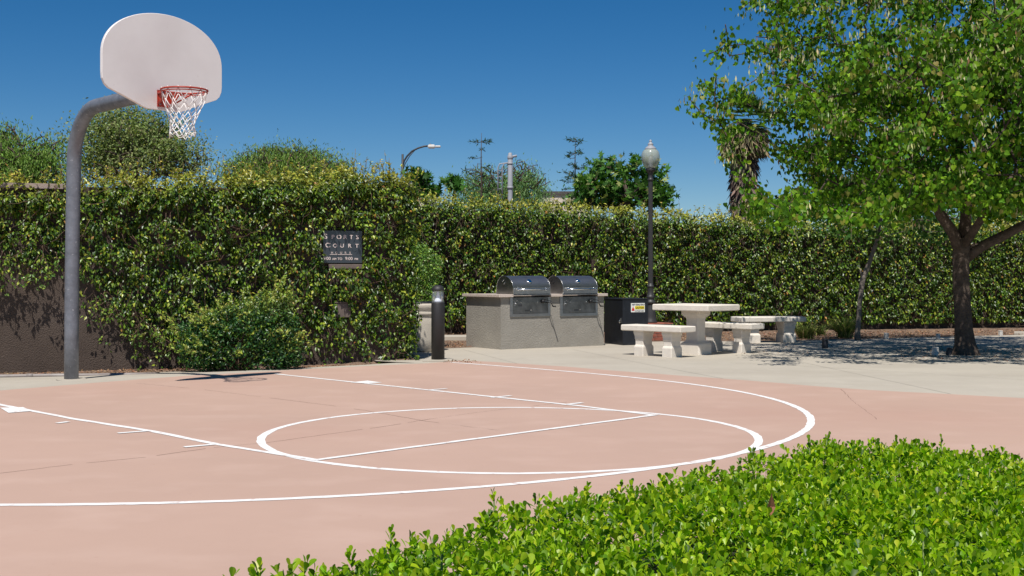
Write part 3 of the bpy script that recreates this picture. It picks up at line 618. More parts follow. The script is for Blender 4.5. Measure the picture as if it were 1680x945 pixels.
# weld as one solid outline: butt joints only, faces are edge to edge
b.build('counter_base', M['stucco_grey'], isl)
b = MB(); 
for (x0, x1, y0, y1) in ((-.06,.215,-.05,D_+.04),(.965,1.20,-.05,D_+.04),(1.935,W_+.05,-.05,D_+.04),(.215,.965,.53,D_+.04),(1.20,1.935,.53,D_+.04)):
    MB().box(x0+.0015, x1-.0015, y0, y1, .837, .882, .004).build('countertop_slab', M['granite'], isl)
def grill(s, wd, label, z0):
    g_ = tag(empty('built_in_grill', (*(F0+fx*s), .0), fa), label, 'grill', 'stainless grills in the counter')
    h0, h1 = .05, wd-.015
    pr = [(0,0),(0,.115),(.006,.14),(.03,.19),(.075,.235),(.13,.268),(.20,.292),(.27,.300),(.33,.294),(.39,.27),(.44,.225),(.475,.165),(.485,.10),(.485,0)]
    zc = .884
    P = [(h0, y-.03, zc+z) for y, z in pr]+[(h1, y-.03, zc+z) for y, z in pr]; k = len(pr)
    b = MB(); b.add(P, [(i, i+k, i+1+k, i+1) for i in range(1, k-1)], True); b.build('hood_lid', M['steel_dark'], g_)
    for x, dx in ((h0, .004), (h1, -.004)):
        b = MB()
        q1 = [(x+dx*.2, y-.03, zc+z*.985) for y, z in pr]; q2 = [(x+dx, y-.03, zc+z*.985) for y, z in pr]
        b.add(q1+q2, [tuple(range(k)) if dx > 0 else tuple(range(k-1,-1,-1)), tuple(range(k,2*k))[::-1] if dx > 0 else tuple(range(k,2*k))]+[(i, (i+1) % k, (i+1) % k+k, i+k) for i in range(k)])
        b.tube([(x, y-.03, zc+z) for y, z in pr], .005, 5); b.build('hood_side', M['steel'], g_)
    MB().box(h0, h1, -.034, -.028, zc+.005, zc+.112, .001).build('hood_front', M['steel'], g_)
    b = MB(); zh = zc+.080
    b.tube([(h0+.06,-.085,zh), (h1-.06,-.085,zh)], .011, 10); b.build('handle', M['chrome'], g_)
    for x in (h0+.09, h1-.09): MB().tube([(x,-.034,zh), (x,-.085,zh)], .009, 8).tube([(x,-.036,zh-.02), (x,-.036,zh+.03)], .008, 6).build('handle_bracket', M['chrome'], g_)
    p = Vector(((h0+h1)/2-.02, .022, zc+.205)); ax = Vector((0,-.75,.66)); MB().lathe([(.042,0),(.042,.014),(.034,.02),(.01,.021)], p, 20, axis=ax).build('thermometer', M['chrome'], g_)
    MB().box(.018, wd-.005, -.05, .45, .868, .8815, .002).build('rim_trim', M['steel'], g_)
    z1 = .836
    for q_ in ((0,.055,z0,z1),(wd-.045,wd,z0,z1),(.055,wd-.045,z0,z0+.05)): MB().box(q_[0]+.0005, q_[1]-.0005, -.016, 0.02, q_[2], q_[3], .002).build('panel_frame', M['steel'], g_)
    MB().box(.058, wd-.048, -.011, .02, z0+.053, z1, .002).build('front_panel', M['steel_panel'], g_)
    MB().box(.19, .49, -.016, -.010, z0+.058, z0+.085, .002).build('ash_drawer', M['steel_panel'], g_)
    MB().box(.29, .39, -.018, -.0115, z0+.098, z0+.110).build('vent_slot', M['black'], g_)
    MB().lathe([(.009,0),(.009,.014)], (.40,-.016,z0+.105), 10, axis=(0,-1,0)).build('latch_pin', M['chrome'], g_)
    for x, z in ((.09,.24),(.13,.26),(.09,.19),(.21,.235),(.54,.235),(.65,.25)): MB().lathe([(.007,0),(.007,.01),(.003,.013)], (x,-.011,z0+z), 8, axis=(0,-1,0)).build('rivet', M['chrome'], g_)
    MB().tube([(.085,-.016,z0+.215),(.14,-.016,z0+.215)], .009, 6).build('nameplate', M['chrome'], g_)
    if s < .5: MB().box(.165,.235,-.0145,-.0105,z0+.168,z0+.200).build('rating_plate', M['stub_dark'], g_)
    b = MB(); cx_, cz_ = wd-.10, z0+.225; b.tube([(cx_,-.01,cz_),(cx_,-.16,cz_)], .009, 8); b.tube([(cx_,-.155,cz_+.01),(cx_+.045,-.16,cz_-.06)], .009, 8); b.tube([(cx_+.045,-.155,cz_-.06),(cx_+.045,-.235,cz_-.06)], .011, 8)
    b.build('crank_handle', M['black'], g_)
    MB().lathe([(.028,0),(.028,.03),(.015,.045)], (wd-.16,-.011,cz_+.02), 14, axis=(0,-1,0)).build('knob', M['black'], g_)
    MB().tube([(cx_-.05,-.03,z1-.03),(cx_+.03,-.10,z1-.06),(cx_+.02,-.20,z1-.075)], .006, 6).build('air_lever', M['black'], g_)
    return g_
M['steel_panel'] = mat('grimy_stainless', (.22,.22,.215), .42, 1, var=.3, vs=9)
for k_ in ('steel','steel_dark','steel_panel'): layered(M[k_], 5, (.13,.12,.11), .55, .8, .5, (1,1,8), w=3)
grill(.171, .80, 'left steel grill with domed lid, nearer the counter end', .522)
grill(1.17, .785, 'right steel grill with domed lid, nearer the black bin', .512)
# side vents of the hoods
for s in (.171, 1.17):
    root = [o for o in SC.objects if o.name.startswith('built_in_grill')][0 if s < 1 else 1]
    b = MB()
    for dy, dz in ((.22,.19),(.26,.23),(.25,.17),(.29,.21)): b.lathe([(.012,0),(.012,.004)], (.0495,dy,.884+dz), 10, axis=(-1,0,0))
    b.build('side_vent', M['black'] if s > 1 else M['chrome'], root)

# ------------------------------------------------------------------ hot coal bin
ca = atan2(.26,.64); cb = tag(empty('coal_bin', (1.88,20.76,.004), ca), 'black steel hot coal bin with a caution sticker', 'bin')
MB().box(0,.485,0,.70,.0,.775,.006).build('bin_body', M['bin'], cb)
MB().box(-.008,.493,-.008,.708,.776,.795,.004).build('lid', M['bin'], cb)
MB().box(-.012,-.001,.05,.09,.38,.46,.003).tube([(-.02,.07,.43),(-.035,.07,.40),(-.02,.07,.37)], .007, 6).build('hasp', M['chrome'], cb)
def stk(x0, x1, z0, z1, m, y, name='sticker_print'): return MB().box(x0, x1, y, y+.003, z0, z1).build(name, m, st)
sx0 = .155; swd = .265; szt = .715; szh = .155
st = MB().box(sx0, sx0+swd, -.004, .0005, szt-szh, szt, .0).build('sticker', M['stickw'], cb)
stk(sx0+.075, sx0+swd-.01, szt-.105, szt-.05, M['sticky'], -.0065)
text('HOT COALS ONLY', .034, sx0+.014, szt-.037, st, M['stickk'], -.0075, bold=.0008, sx=.84, ext=.0006)
text('CAUTION', .045, sx0+.085, szt-.094, st, M['stickk'], -.008, bold=.0008, sx=.80, ext=.0006)
text('NO TRASH PLEASE', .026, sx0+.075, szt-.142, st, M['stickk'], -.0075, bold=.0004, sx=.78, ext=.0006)
MB().add([(sx0+.012,-.0065,szt-.13),(sx0+.066,-.0065,szt-.13),(sx0+.060,-.0065,szt-.095),(sx0+.048,-.0065,szt-.085),(sx0+.040,-.0065,szt-.05),(sx0+.030,-.0065,szt-.08),(sx0+.016,-.0065,szt-.098)], [tuple(range(7))]).build('flame_mark', M['stickr'], st)

# ------------------------------------------------------------------ brick plinth and lamp post
LY = 22.45; LX = xat(1067.3, LY); pa = radians(24)
bpl = tag(empty('brick_plinth', (LX, LY, .004), pa), 'low red brick plinth under the lamp post behind the left bench', 'plinth')
hw = .29
MB().box(-hw+.012, hw-.012, -hw+.012, hw-.012, 0, .30).build('mortar_core', M['mortar'], bpl)
bm = MB().box(-.094,.094,-.028,.028,-.029,.029,.004).build('brick', M['brick'], bpl); first = True
def put(x, y, z, rz, sx=1):
    global first
    o = bm if first else link(bm.copy(), bpl); first = False
    o.location = (x, y, z); o.rotation_euler = (0, 0, rz); o.scale = (sx, 1, 1)
for c_ in range(4):
    z = .034+c_*.068
    for sd_ in range(4):
        a = sd_*pi/2
        for k in range(3):
            x = -.19+k*.197+(.045 if c_ % 2 else -.012); y = -hw+.028
            if x+.094 > hw-.057: sx = .70; x = min(x, hw-.057-.066)
            else: sx = 1
            put(x*cos(a)-y*sin(a), x*sin(a)+y*cos(a), z, a, sx)
cp_ = MB().box(-.30,.30,-.30,.30,.30,.318,.004).build('cap_tile', M['brick'], bpl)
lamp = tag(empty('lamp_post', (LX, LY, .322)), 'dark lamp post with frosted acorn globe rising behind the coal bin', 'lamp post')
lp = [(.125,0),(.125,.02),(.105,.05),(.098,.12),(.090,.20),(.078,.28),(.070,.33),(.070,.345),(.088,.355),(.092,.375),(.085,.40),(.066,.415),(.064,.44),(.076,.455),(.080,.475),(.070,.495),(.058,.51),(.056,.64),(.060,.65),(.066,.66),(.066,.675),(.058,.685),(.050,.70),(.048,.72)]
MB().lathe(lp, n=32).build('base', M['lamp_black'], lamp)
b = MB(); nf = 16; P = []; zs = np.linspace(.72, 2.62, 6)
for z in zs:
    for k in range(nf*2): r = (.046-.006*(z-.72)/1.9)*(1 if k % 2 else .93); a = pi*k/nf; P.append((r*cos(a), r*sin(a), z))
m_ = nf*2; b.add(P, [(i*m_+k, i*m_+(k+1) % m_, (i+1)*m_+(k+1) % m_, (i+1)*m_+k) for i in range(5) for k in range(m_)]); b.build('shaft', M['lamp_black'], lamp)
MB().lathe([(.044,2.60),(.054,2.615),(.056,2.63),(.046,2.645),(.040,2.66),(.045,2.72),(.058,2.755),(.075,2.775),(.090,2.79),(.092,2.815),(.085,2.835),(.05,2.84)], n=28).build('capital', M['lamp_black'], lamp)
gl = [(.085,2.836),(.115,2.87),(.145,2.925),(.163,2.985),(.169,3.04),(.165,3.09),(.150,3.135),(.128,3.165),(.104,3.180)]
MB().lathe(gl, n=32, caps=False).build('globe', M['globe'], lamp)
MB().lathe([(.106,3.180),(.108,3.19),(.096,3.205),(.078,3.225),(.056,3.24),(.046,3.25),(.050,3.262),(.052,3.275),(.040,3.295),(.022,3.312),(.020,3.32),(.026,3.33),(.022,3.345),(.008,3.36)], n=28).build('finial_cap', M['lampsilver2'] if 'lampsilver2' in M else M['steelgrey'], lamp)
MB().lathe([(.045,2.84),(.045,2.88),(.032,2.90),(.040,2.97),(.040,3.03),(.02,3.07)], n=16).build('bulb', M['bulb'], lamp)

# ------------------------------------------------------------------ stone table and benches
def slab(name, L, Wd, z0, z1, parent, nseg=1):
    b = MB(); b.box(-L/2, L/2, -Wd/2, Wd/2, z0, z1, .012)
    return b.build(name, M['precast'], parent)
def pedestal(x, y, lx, ly, ztop, parent, name='leg'):
    # faceted support: block foot, waisted shaft, flared head
    sec = [(1,0),(1,.125),(.97,.14),(.84,.165),(.84,.20),(.86,.235),(.92,.25),(.92,.275),(.95,.30),(1.05,.335),(1.05,ztop)] if ztop < .5 else \
          [(1.0,0),(1.0,.14),(.95,.165),(.70,.195),(.62,.215),(.60,.26),(.60,.52),(.64,.55),(.86,.585),(.93,.60),(.93,ztop)]
    b = MB(); P = []
    for k, z in sec:
        hx, hy = lx/2*k, ly/2*(k if ztop < .5 else k); c = min(hx, hy)*.14
        P += [(x-hx+c,y-hy,z),(x+hx-c,y-hy,z),(x+hx,y-hy+c,z),(x+hx,y+hy-c,z),(x+hx-c,y+hy,z),(x-hx+c,y+hy,z),(x-hx,y+hy-c,z),(x-hx,y-hy+c,z)]
    n = len(sec); F = [tuple(range(7,-1,-1)), tuple(range((n-1)*8, n*8))]+[(i*8+k, i*8+(k+1) % 8, (i+1)*8+(k+1) % 8, (i+1)*8+k) for i in range(n-1) for k in range(8)]
    b.add(P, F); return b.build(name, M['precast'], parent)
def bench(loc, rz, L, Wd, label, top=.455, th=.088, lx=.18, ly=.26, off=.235):
    t = tag(empty('stone_bench', (loc[0], loc[1], .004), rz), label, 'bench', 'cast concrete picnic benches')
    slab('seat', L, Wd, top-th, top, t)
    for s_ in (-1, 1): pedestal(s_*L*off, 0, lx, ly, top-th-.001, t)
    return t
ta = atan2(-.71,.70); td = Vector((cos(ta), sin(ta))); tn = Vector((-td.y, td.x))
tb = tag(empty('picnic_table', (2.775,18.47,.004), ta), 'cream cast concrete picnic table between two benches', 'table')
slab('table_top', 1.04, .80, .66, .752, tb); pedestal(0, 0, .37, .33, .659, tb, 'pedestal')
Cc = Vector((.1379*17.45,17.45)); c1 = Cc-td*.56+tn*.18
bench(c1, ta, 1.12, .36, 'nearest cast concrete bench, in front of the black coal bin')
Cc = Vector((.1955*18.45,18.45)); c2 = Cc-td*.56+tn*.18
bench(c2, ta, 1.12, .36, 'middle cast concrete bench on the right side of the table')
ra = radians(14); rd = Vector((cos(ra), sin(ra))); rnn = Vector((-rd.y, rd.x)); Cc = Vector((4.02,21.35)); c3 = Cc+rd*.61+rnn*.24
b3 = bench(c3, ra, 1.24, .48, 'farthest cast concrete bench beside the grass clump', lx=.25, ly=.32, off=.275)

# ------------------------------------------------------------------ small stub posts
def stub(u, v, wd, h, m, label, lean=0, Y=None, rz=.3):
    x, y = gp(u, v); t = tag(empty('marker_stub', (x, y, .004), rz), label, 'marker post', 'low stub posts in the paving')
    b = MB(); b.box(-wd/2, wd/2, -wd/2, wd/2, 0, h*.86, .004); o = b.build('post', M[m], t); o.rotation_euler = (0, lean, 0)
    b = MB(); b.box(-wd/2-.003, wd/2+.003, -wd/2-.003, wd/2+.003, h*.862, h, .006); o2 = b.build('cap', M[m], t); o2.rotation_euler = (0, lean, 0)
stub(1353.5,572,.075,.155,'stub_dark','dark stub post on the paving right of the benches')
stub(1454,556.5,.065,.115,'stub_light','pale stub post right of the thin crooked trunk')
stub(1539,556.5,.060,.10,'stub_light','pale stub post left of the thick trunk in the bed edge')
stub(1641.5,552,.06,.11,'stub_light','pale stub post at the far right of the bed edge')
stub(1533.5,583.5,.07,.125,'stub_light','leaning grey stub post in shade beside the thick trunk', .12)
stub(1556,583,.06,.11,'stub_dark','small dark stub post touching the thick trunk base', .2)

# ------------------------------------------------------------------ grass clumps
def clump(u, v, h, n, label, seed):
    x, y = gp(u, v); t = tag(empty('grass_clump', (x, y, .004)), label, 'grass clump', 'strap leaved clumps under the back vine')
    a = rng.uniform(0, 2*pi, n); tl = rng.uniform(.15, 1.0, n); A = np.c_[np.cos(a)*tl, np.sin(a)*tl, np.ones(n)*.9]; N = np.c_[-np.cos(a)*.6, -np.sin(a)*.6, tl]
    P = np.c_[rng.normal(0,.05,n), rng.normal(0,.05,n), np.zeros(n)]
    leaves('blades', P, A, N*1.0, rng.uniform(h*.6, h*1.15, n), T_BLADE, palette([(.16,.23,.05),(.28,.32,.09),(.40,.37,.15),(.09,.15,.03)], [4,3,2,3], n), M['leaf_dry'], t, W=1.2)
clump(1322,556,.36,420,'strap leaved grass clump just right of the farthest bench',1); clump(1385,555,.46,560,'larger grass clump at the foot of the thin crooked tree',2)
clump(1345,551,.26,160,'small low grass tuft between the two larger clumps',3)

# ------------------------------------------------------------------ trees
def skeleton(nodes, parents, targets, step=.3, jit=.05, sag=0, dcost=.15):
    nodes = [np.array(p, float) for p in nodes]; parents = list(parents); dep = [0]*len(nodes); tips = []
    for i in range(1, len(nodes)): dep[i] = dep[parents[i]]+1
    root = nodes[-1]; targets = sorted(targets, key=lambda t: np.linalg.norm(t-root))
    N = np.array(nodes); D = np.array(dep, float)
    for t in targets:
        d = np.linalg.norm(N-t, axis=1)+dcost*step*D; j = int(np.argmin(d)); p0 = N[j]; L = np.linalg.norm(t-p0); k = max(1, int(L/step)); par = j; new = []
        bow = np.array([0,0,L*.12])
        for i in range(1, k+1):
            f = i/k; p = p0+(t-p0)*f+bow*sin(pi*f)+(rng.normal(0, jit, 3) if i < k else 0); new.append(p); parents.append(par); D = np.append(D, D[par]+1); par = len(parents)-1
        N = np.vstack([N]+[np.array(new)]); tips.append(par)
    return N, parents, tips
def skel_tubes(N, parents, start, r0, rtip=.006, n=5, mm=None):
    cnt = np.zeros(len(N)); ch = [0]*len(N)
    for i in range(len(N)): ch[parents[i]] += 1 if parents[i] >= 0 and parents[i] != i else 0
    leafs = [i for i in range(len(N)) if ch[i] == 0]
    for l in leafs:
        i = l
        while i > 0: cnt[i] += 1; i = parents[i]
        cnt[0] += 1
    rad = rtip+ (r0-rtip)*(cnt/max(cnt[start], 1))**.5
    b = MB()
    done = set()
    for l in leafs:
        chain = [l]; i = l
        while i > start and i not in done: done.add(i); i = parents[i]; chain.append(i)
        if len(chain) > 1:
            chain = chain[::-1]; rr_ = [rad[c] for c in chain]; rr_[0] = min(rr_[0], rr_[1]*1.25); b.tube([tuple(N[c]) for c in chain], 0, n, rad=rr_)
    return b, rad
def trunk_mesh(b, pts, rad, n=20, seed=3, amp=.06):
    b0 = len(b.v); b.tube(pts, 0, n, rad=rad); V = np.array(b.v[b0:]); r = np.random.default_rng(seed); ph = r.uniform(0, 6, 5)
    k = 0
    for i in range(len(pts)):
        for j in range(n):
            a = 2*pi*j/n; f = 1+amp*(sin(3*a+ph[0]+i*.4)+.6*sin(5*a+ph[1]-i*.3)+.4*sin(8*a+ph[2]+i))*.7
            if i == 0: f += .14*sin(4*a+ph[3])
            c = np.array(pts[i]); V[k] = c+(V[k]-c)*f; k += 1
    b.v[b0:] = [tuple(p) for p in V]; return b
# ---- the large tree on the right
TB = Vector((6.80,18.35,0)); tr = tag(empty('shade_tree', TB), 'large heart-leaved shade tree with hanging pods at the right', 'tree')
tp = [(-.01,0,-.1),(0,0,.02),(-.01,0,.16),(-.03,0,.40),(-.05,.0,.8),(-.07,0,1.2),(-.06,.0,1.55),(-.06,0,1.75)]
b = MB(); trunk_mesh(b, tp, [.25,.205,.155,.13,.12,.118,.122,.13])
limbs = [[(-.06,0,1.52),(-.20,-.05,1.82),(-.42,-.12,2.10),(-.62,-.2,2.45),(-.95,-.3,2.95)], [(-.04,0,1.6),(.02,.05,2.0),(.06,.1,2.5),(.0,.15,3.1)], [(.0,0,1.45),(.22,-.03,1.62),(.60,-.1,1.82),(1.0,-.2,2.05),(1.7,-.3,2.45),(2.4,-.4,2.9)],
         [(-.05,.05,1.6),(-.1,.5,2.0),(-.2,1.1,2.5)], [(-.05,-.05,1.62),(.1,-.5,2.1),(.3,-1.1,2.6)]]
lr = [[.095,.085,.075,.065,.05],[.10,.085,.07,.05],[.085,.078,.072,.065,.055,.045],[.07,.06,.045],[.065,.055,.04]]
nodes = [(0,0,0),(-.06,0,1.6)]; par = [0,0]
for L_, R_ in zip(limbs, lr):
    trunk_mesh(b, L_, R_, 14, amp=.05); pj = 1
    for p in L_[1:]: nodes.append(p); par.append(pj); pj = len(nodes)-1
b.build('trunk', M['bark'], tr)
tg = []
cc, cr = np.array([.35,-.3,4.2]), np.array([4.35,3.9,2.45])
while len(tg) < 1150:
    d = rng.normal(0, 1, 3); d /= np.linalg.norm(d); r = rng.random()**.42; p = cc+d*r*cr
    lowb = 2.2+.05*np.hypot(p[0], p[1])
    if p[2] < lowb: p[2] = lowb+rng.random()*.7
    X = TB.x+p[0]; Y = TB.y+p[1]
    if p[0] < -2.6 and p[2] > 3.6 and rng.random() < .25: continue
    if p[0] < -2.7 and p[2] < 2.7: continue
    tg.append(p)
for _ in range(260):
    u = random.uniform(1330, 1800); v = random.uniform(90, 330); Y = random.uniform(17.2, 21.0); tg.append(np.array([xat(u,Y)-TB.x, Y-TB.y, zat(v,Y)]))
for _ in range(170):
    u = random.uniform(1225, 1830); v = random.uniform(285, 330)+(28 if u < 1500 else 0 if u < 1640 else 14); Y = random.uniform(15.2, 20.0); tg.append(np.array([xat(u,Y)-TB.x, Y-TB.y, zat(v,Y)]))
for u, v, Y in ((1128,158,18.2),(1150,185,18),(1175,120,17.8),(1190,40,17.9),(1215,15,18),(1196,75,18.3),(1183,205,18),(1205,260,17.6),(1230,310,17.8),(1210,150,17.4),(1240,60,17.3),(1260,8,18),(1200,330,18.2),(1240,345,18)):
    tg.append(np.array([xat(u,Y)-TB.x, Y-TB.y, zat(v,Y)]))
N_, par_, tips = skeleton(nodes, par, tg, .32, .035)
b, rad = skel_tubes(N_, par_, 1, .085, .005, 4); b.build('branches', M['bark'], tr)
P = []
for i in range(len(nodes)+2, len(N_)):
    if rad[i] < .026:
        k = rng.integers(30, 62) if rad[i] < .010 else rng.integers(14, 30)
        a, c = N_[i], N_[par_[i]]; f = rng.random((k,1)); P.append(a*(1-f)+c*f+rng.normal(0, .098, (k,3))*np.array([1,1,.8])-np.array([0,0,.04]))
P = np.concatenate(P); k = len(P)
print('redbud leaves', k)
A = np.array([0,0,-1.0])+rng.normal(0,.55,(k,3)); out_ = unit(P-cc)*np.array([1,1,.3]); N2 = out_*.7+np.array([0,-.2,.55])+rng.normal(0,.55,(k,3))
C = palette([(.048,.125,.008),(.090,.205,.010),(.165,.29,.016),(.27,.27,.06)], [32,38,24,6], k)
S = rng.uniform(.042,.090,k)
world = P+np.array(TB); dist = np.linalg.norm(world-np.array([0,0,CH]), axis=1); uu = 840+FPX*world[:,0]/world[:,1]; vv = VH-FPX*(world[:,2]-CH)/world[:,1]
score = np.where((uu > 1110) & (uu < 1675) & (vv > 0), S/dist, 0); big = np.argsort(-score)[:300]; mask = np.ones(k, bool); mask[big] = False
leaves('crown', P[mask], A[mask], N2[mask], S[mask], T_HEART, C[mask], M['leaf_tree'], tr)
def leaf_objs(name, idx, P, A, N, S, meshes, parent):
    for q_, i in enumerate(idx):
        a = Vector(A[i]).normalized(); n_ = Vector(N[i]); n_ = (n_-a*a.dot(n_)).normalized(); bb = a.cross(n_)
        o = bpy.data.objects.new(name, meshes[q_ % len(meshes)]); link(o, parent)
        s_ = float(S[i]); o.matrix_local = Matrix(((bb.x*s_, a.x*s_, n_.x*s_, P[i][0]), (bb.y*s_, a.y*s_, n_.y*s_, P[i][1]), (bb.z*s_, a.z*s_, n_.z*s_, P[i][2]), (0,0,0,1)))
one = lambda nm, T, c, m, smooth=False: leafmesh(nm, np.zeros((1,3)), np.array([[0,1.0,0]]), np.array([[0,0,1.0]]), [1.0], T, np.array([c]), m, 1, smooth)
lm_ = [one('leaf', T_HEART, c, M['leaf_tree']) for c in ((.10,.22,.011),(.06,.15,.009),(.17,.30,.016),(.12,.25,.013),(.25,.26,.05))]
leaf_objs('leaf', big, P, A, N2, S, lm_, tr)
# pods
pc_ = P[rng.choice(k, 2000, replace=False)]; hi = rng.random(2000) < np.clip((pc_[:,2]-1.9)/2.4-.12*pc_[:,0], .25, 1)*np.clip(.6+.9*noise3(pc_, 1.5, 5), .05, 1); pc_ = pc_[hi]
PP = np.repeat(pc_, 13, axis=0)+rng.normal(0, .05, (len(pc_)*13,3))*np.array([1.5,1.5,1]); m_ = len(PP)
leaves('seed_pods', PP, np.array([0,0,-1.0])+rng.normal(0,.18,(m_,3)), rnd(m_), rng.uniform(.06,.105,m_), T_NARR, palette([(.44,.47,.20),(.55,.53,.30),(.30,.18,.10),(.26,.32,.11)], [5,4,1.2,2], m_), M['leaf_dry'], tr, W=1.35)

# ---- thin crooked tree
cx_, cy_ = gp(1408,558.5); ct = tag(empty('crooked_tree', (cx_, cy_, 0)), 'thin crooked grey trunk in front of the back vine', 'tree')
def off(u, v, Y=cy_, dy=0): return ((u-840)*(Y+dy)/FPX-cx_, dy, CH+(VH-v)*(Y+dy)/FPX)
pts = [off(u, v) for u, v in ((1407,562),(1407,545),(1409,520),(1410,500),(1413,475),(1416,455),(1424,438),(1432,415),(1440,392),(1444,365),(1452,330))]
b = MB(); trunk_mesh(b, pts, [.062,.048,.044,.042,.046,.05,.042,.036,.032,.026,.018], 10, amp=.09); b.tube([off(1415,458), off(1413,447), off(1411,440)], 0, 6, rad=[.03,.02,.012]); b.build('trunk', M['bark2'], ct)
top = np.array(off(1444,365)); tg2 = [top+np.array([rng.normal(0,.75), rng.normal(0,.7), rng.uniform(-.2,1.3)]) for _ in range(70)]
N_, par_, tips = skeleton([pts[-3], pts[-1]], [0,0], tg2, .22, .03); b, rad = skel_tubes(N_, par_, 0, .02, .004, 4); b.build('branches', M['bark2'], ct)
P = np.concatenate([N_[i]+rng.normal(0,.12,(22,3)) for i in range(2, len(N_))]); k = len(P)
leaves('crown', P, np.array([0,0,-1.0])+rng.normal(0,.6,(k,3)), rnd(k)+np.array([0,-.3,.5]), rng.uniform(.05,.09,k), T_HEART, palette([(.04,.11,.02),(.07,.16,.03),(.10,.19,.04)], [3,4,2], k), M['leaf_tree'], ct)

# ---- trees beyond the walls
def far_tree(name, u, Y, ells, n, size, cols, wts, label, T=T_DIAM, droop=.0, gap=.15, seed=1, trunk_r=.14, m='leaf_far', clus=.28, bark='bark', group='trees beyond the walls', W=1, per=40):
    """ells: (u, v, ru, rv, depth) crown lobes"""
    X = xat(u, Y); root = tag(empty(name, (X, Y, 0)), label, 'tree', group); tg = []; A_ = np.array([e[2]*e[3] for e in ells], float); A_ /= A_.sum()
    nt_ = max(12, n//per)
    for e, f in zip(ells, A_):
        c = np.array([xat(e[0], Y)-X, e[4], zat(e[1], Y)]); r = np.array([e[2]*Y/FPX, e[2]*Y/FPX*.9, e[3]*Y/FPX])
        k = int(nt_*f)+2; d = rnd(k); tg += list(c+d*(rng.random((k,1))**.4)*r*(1+.2*noise3(d*2, 1.2, seed))[:,None])
    zmin = min(t[2] for t in tg); z0 = max(.8, zmin*.55)
    cxm = np.mean([t[0] for t in tg]); nodes = [(0,0,0),(0,0,z0*.5),(cxm*.3,0,z0)]
    N_, par_, tips = skeleton(nodes, [0,0,1], tg, .5, .05); b, rad = skel_tubes(N_, par_, 0, trunk_r, .008, 5); b.build('trunk', M[bark], root)
    tt = np.array(tg); k = n//len(tt)+1; P = np.repeat(tt, k, axis=0); k = len(P); P = P+rng.normal(0, clus, (k,3))*np.array([1,1,.8])
    if droop: P[:,2] -= rng.random(k)*droop
    P = P[rng.random(k) < np.clip(.9-gap+.6*noise3(P, 1.1, seed), .05, 1)]; k = len(P)
    A = rnd(k)+np.array([0,0,-1.4 if droop else .2]); N = rnd(k)*.8+np.array([0,-.4,.6])
    leaves('crown', P, A, N, rng.uniform(*size, k), T, palette(cols, wts, k, .2), M[m], root, W=W); return root
grey_g = [(.15,.20,.06),(.22,.27,.09),(.30,.33,.14)]; 
far_tree('pepper_tree', 40, 34, [(20,262,75,42,0),(70,258,42,40,0),(-40,250,60,50,1),(5,225,30,28,0)], 30000, (.06,.13), [(.12,.22,.04),(.18,.30,.055),(.24,.36,.08)], [3,4,2], 'feathery green tree over the wall at the far left edge', T=T_NARR, droop=.5, seed=21, clus=.25, W=1.5)
far_tree('olive_tree', 225, 36, [(205,205,30,26,0),(215,222,62,40,0),(180,215,45,32,0),(260,232,50,40,0),(300,262,48,28,0),(160,258,42,45,0),(225,262,80,35,0),(95,240,14,12,0)], 42000, (.07,.13), grey_g, [3,4,2], 'grey green tree behind the basketball pole and backboard', gap=.38, seed=22, clus=.30)
far_tree('pepper_tree', 480, 42, [(470,275,85,36,0),(430,262,48,22,0),(520,275,55,30,0),(455,250,40,14,0),(500,256,34,14,0),(560,288,30,20,0),(385,280,25,20,0)], 46000, (.06,.14), [(.12,.21,.045),(.18,.28,.055),(.24,.34,.075)], [3,4,2], 'soft rounded feathery tree above the vine left of the sign', T=T_NARR, droop=.6, seed=23, gap=.1, clus=.25, W=1.6)
far_tree('willow_tree', 825, 46, [(790,292,34,26,0),(850,280,34,22,0),(880,300,20,20,0),(830,300,70,22,0),(760,305,22,18,0)], 24000, (.06,.14), [(.12,.24,.07),(.17,.31,.10),(.23,.36,.15)], [3,4,2], 'pale drooping willow-like tree behind the ladder pole', T=T_NARR, droop=1.0, seed=24, gap=.25, clus=.22, W=1.3)
far_tree('maple_tree', 1015, 29, [(985,312,44,24,0),(1040,314,46,28,0),(955,325,24,14,0),(1078,318,18,20,0),(985,280,9,14,0),(1003,270,5,10,0),(1030,286,9,14,0),(1045,278,5,10,0),(1068,288,14,16,0),(960,300,12,10,0)], 2300, (.12,.22), [(.045,.12,.02),(.07,.17,.03),(.11,.23,.04),(.30,.33,.12)], [4,4,2,1.2], 'broad leaved green tree rising behind the lamp post', T=T_PALM5, seed=25, gap=.15, clus=.15, m='leaf_tree', per=24)
far_tree('maple_sapling', 690, 26.5, [(685,300,17,26,0),(700,310,20,12,0),(678,285,8,16,0)], 330, (.13,.20), [(.035,.10,.018),(.06,.15,.025)], [4,3], 'broad leaved sapling poking over the wall beside the street light', T=T_PALM5, seed=26, gap=0, clus=.07, m='leaf_tree', trunk_r=.03, per=12)
far_tree('maple_sapling', 742, 26.5, [(742,298,12,9,0),(748,305,14,6,0)], 80, (.14,.22), [(.05,.14,.02),(.07,.18,.03)], [4,3], 'tiny broad leaved shoot above the vine left of the ladder pole', T=T_PALM5, seed=27, gap=0, clus=.06, m='leaf_tree', trunk_r=.02, per=10)
far_tree('dense_tree', 1600, 36, [(1600,370,160,40,0),(1500,350,60,40,1),(1760,330,120,80,0)], 12000, (.12,.22), [(.04,.10,.02),(.07,.15,.03)], [3,3], 'dense green tree seen through the shade tree at right', seed=28, clus=.3)
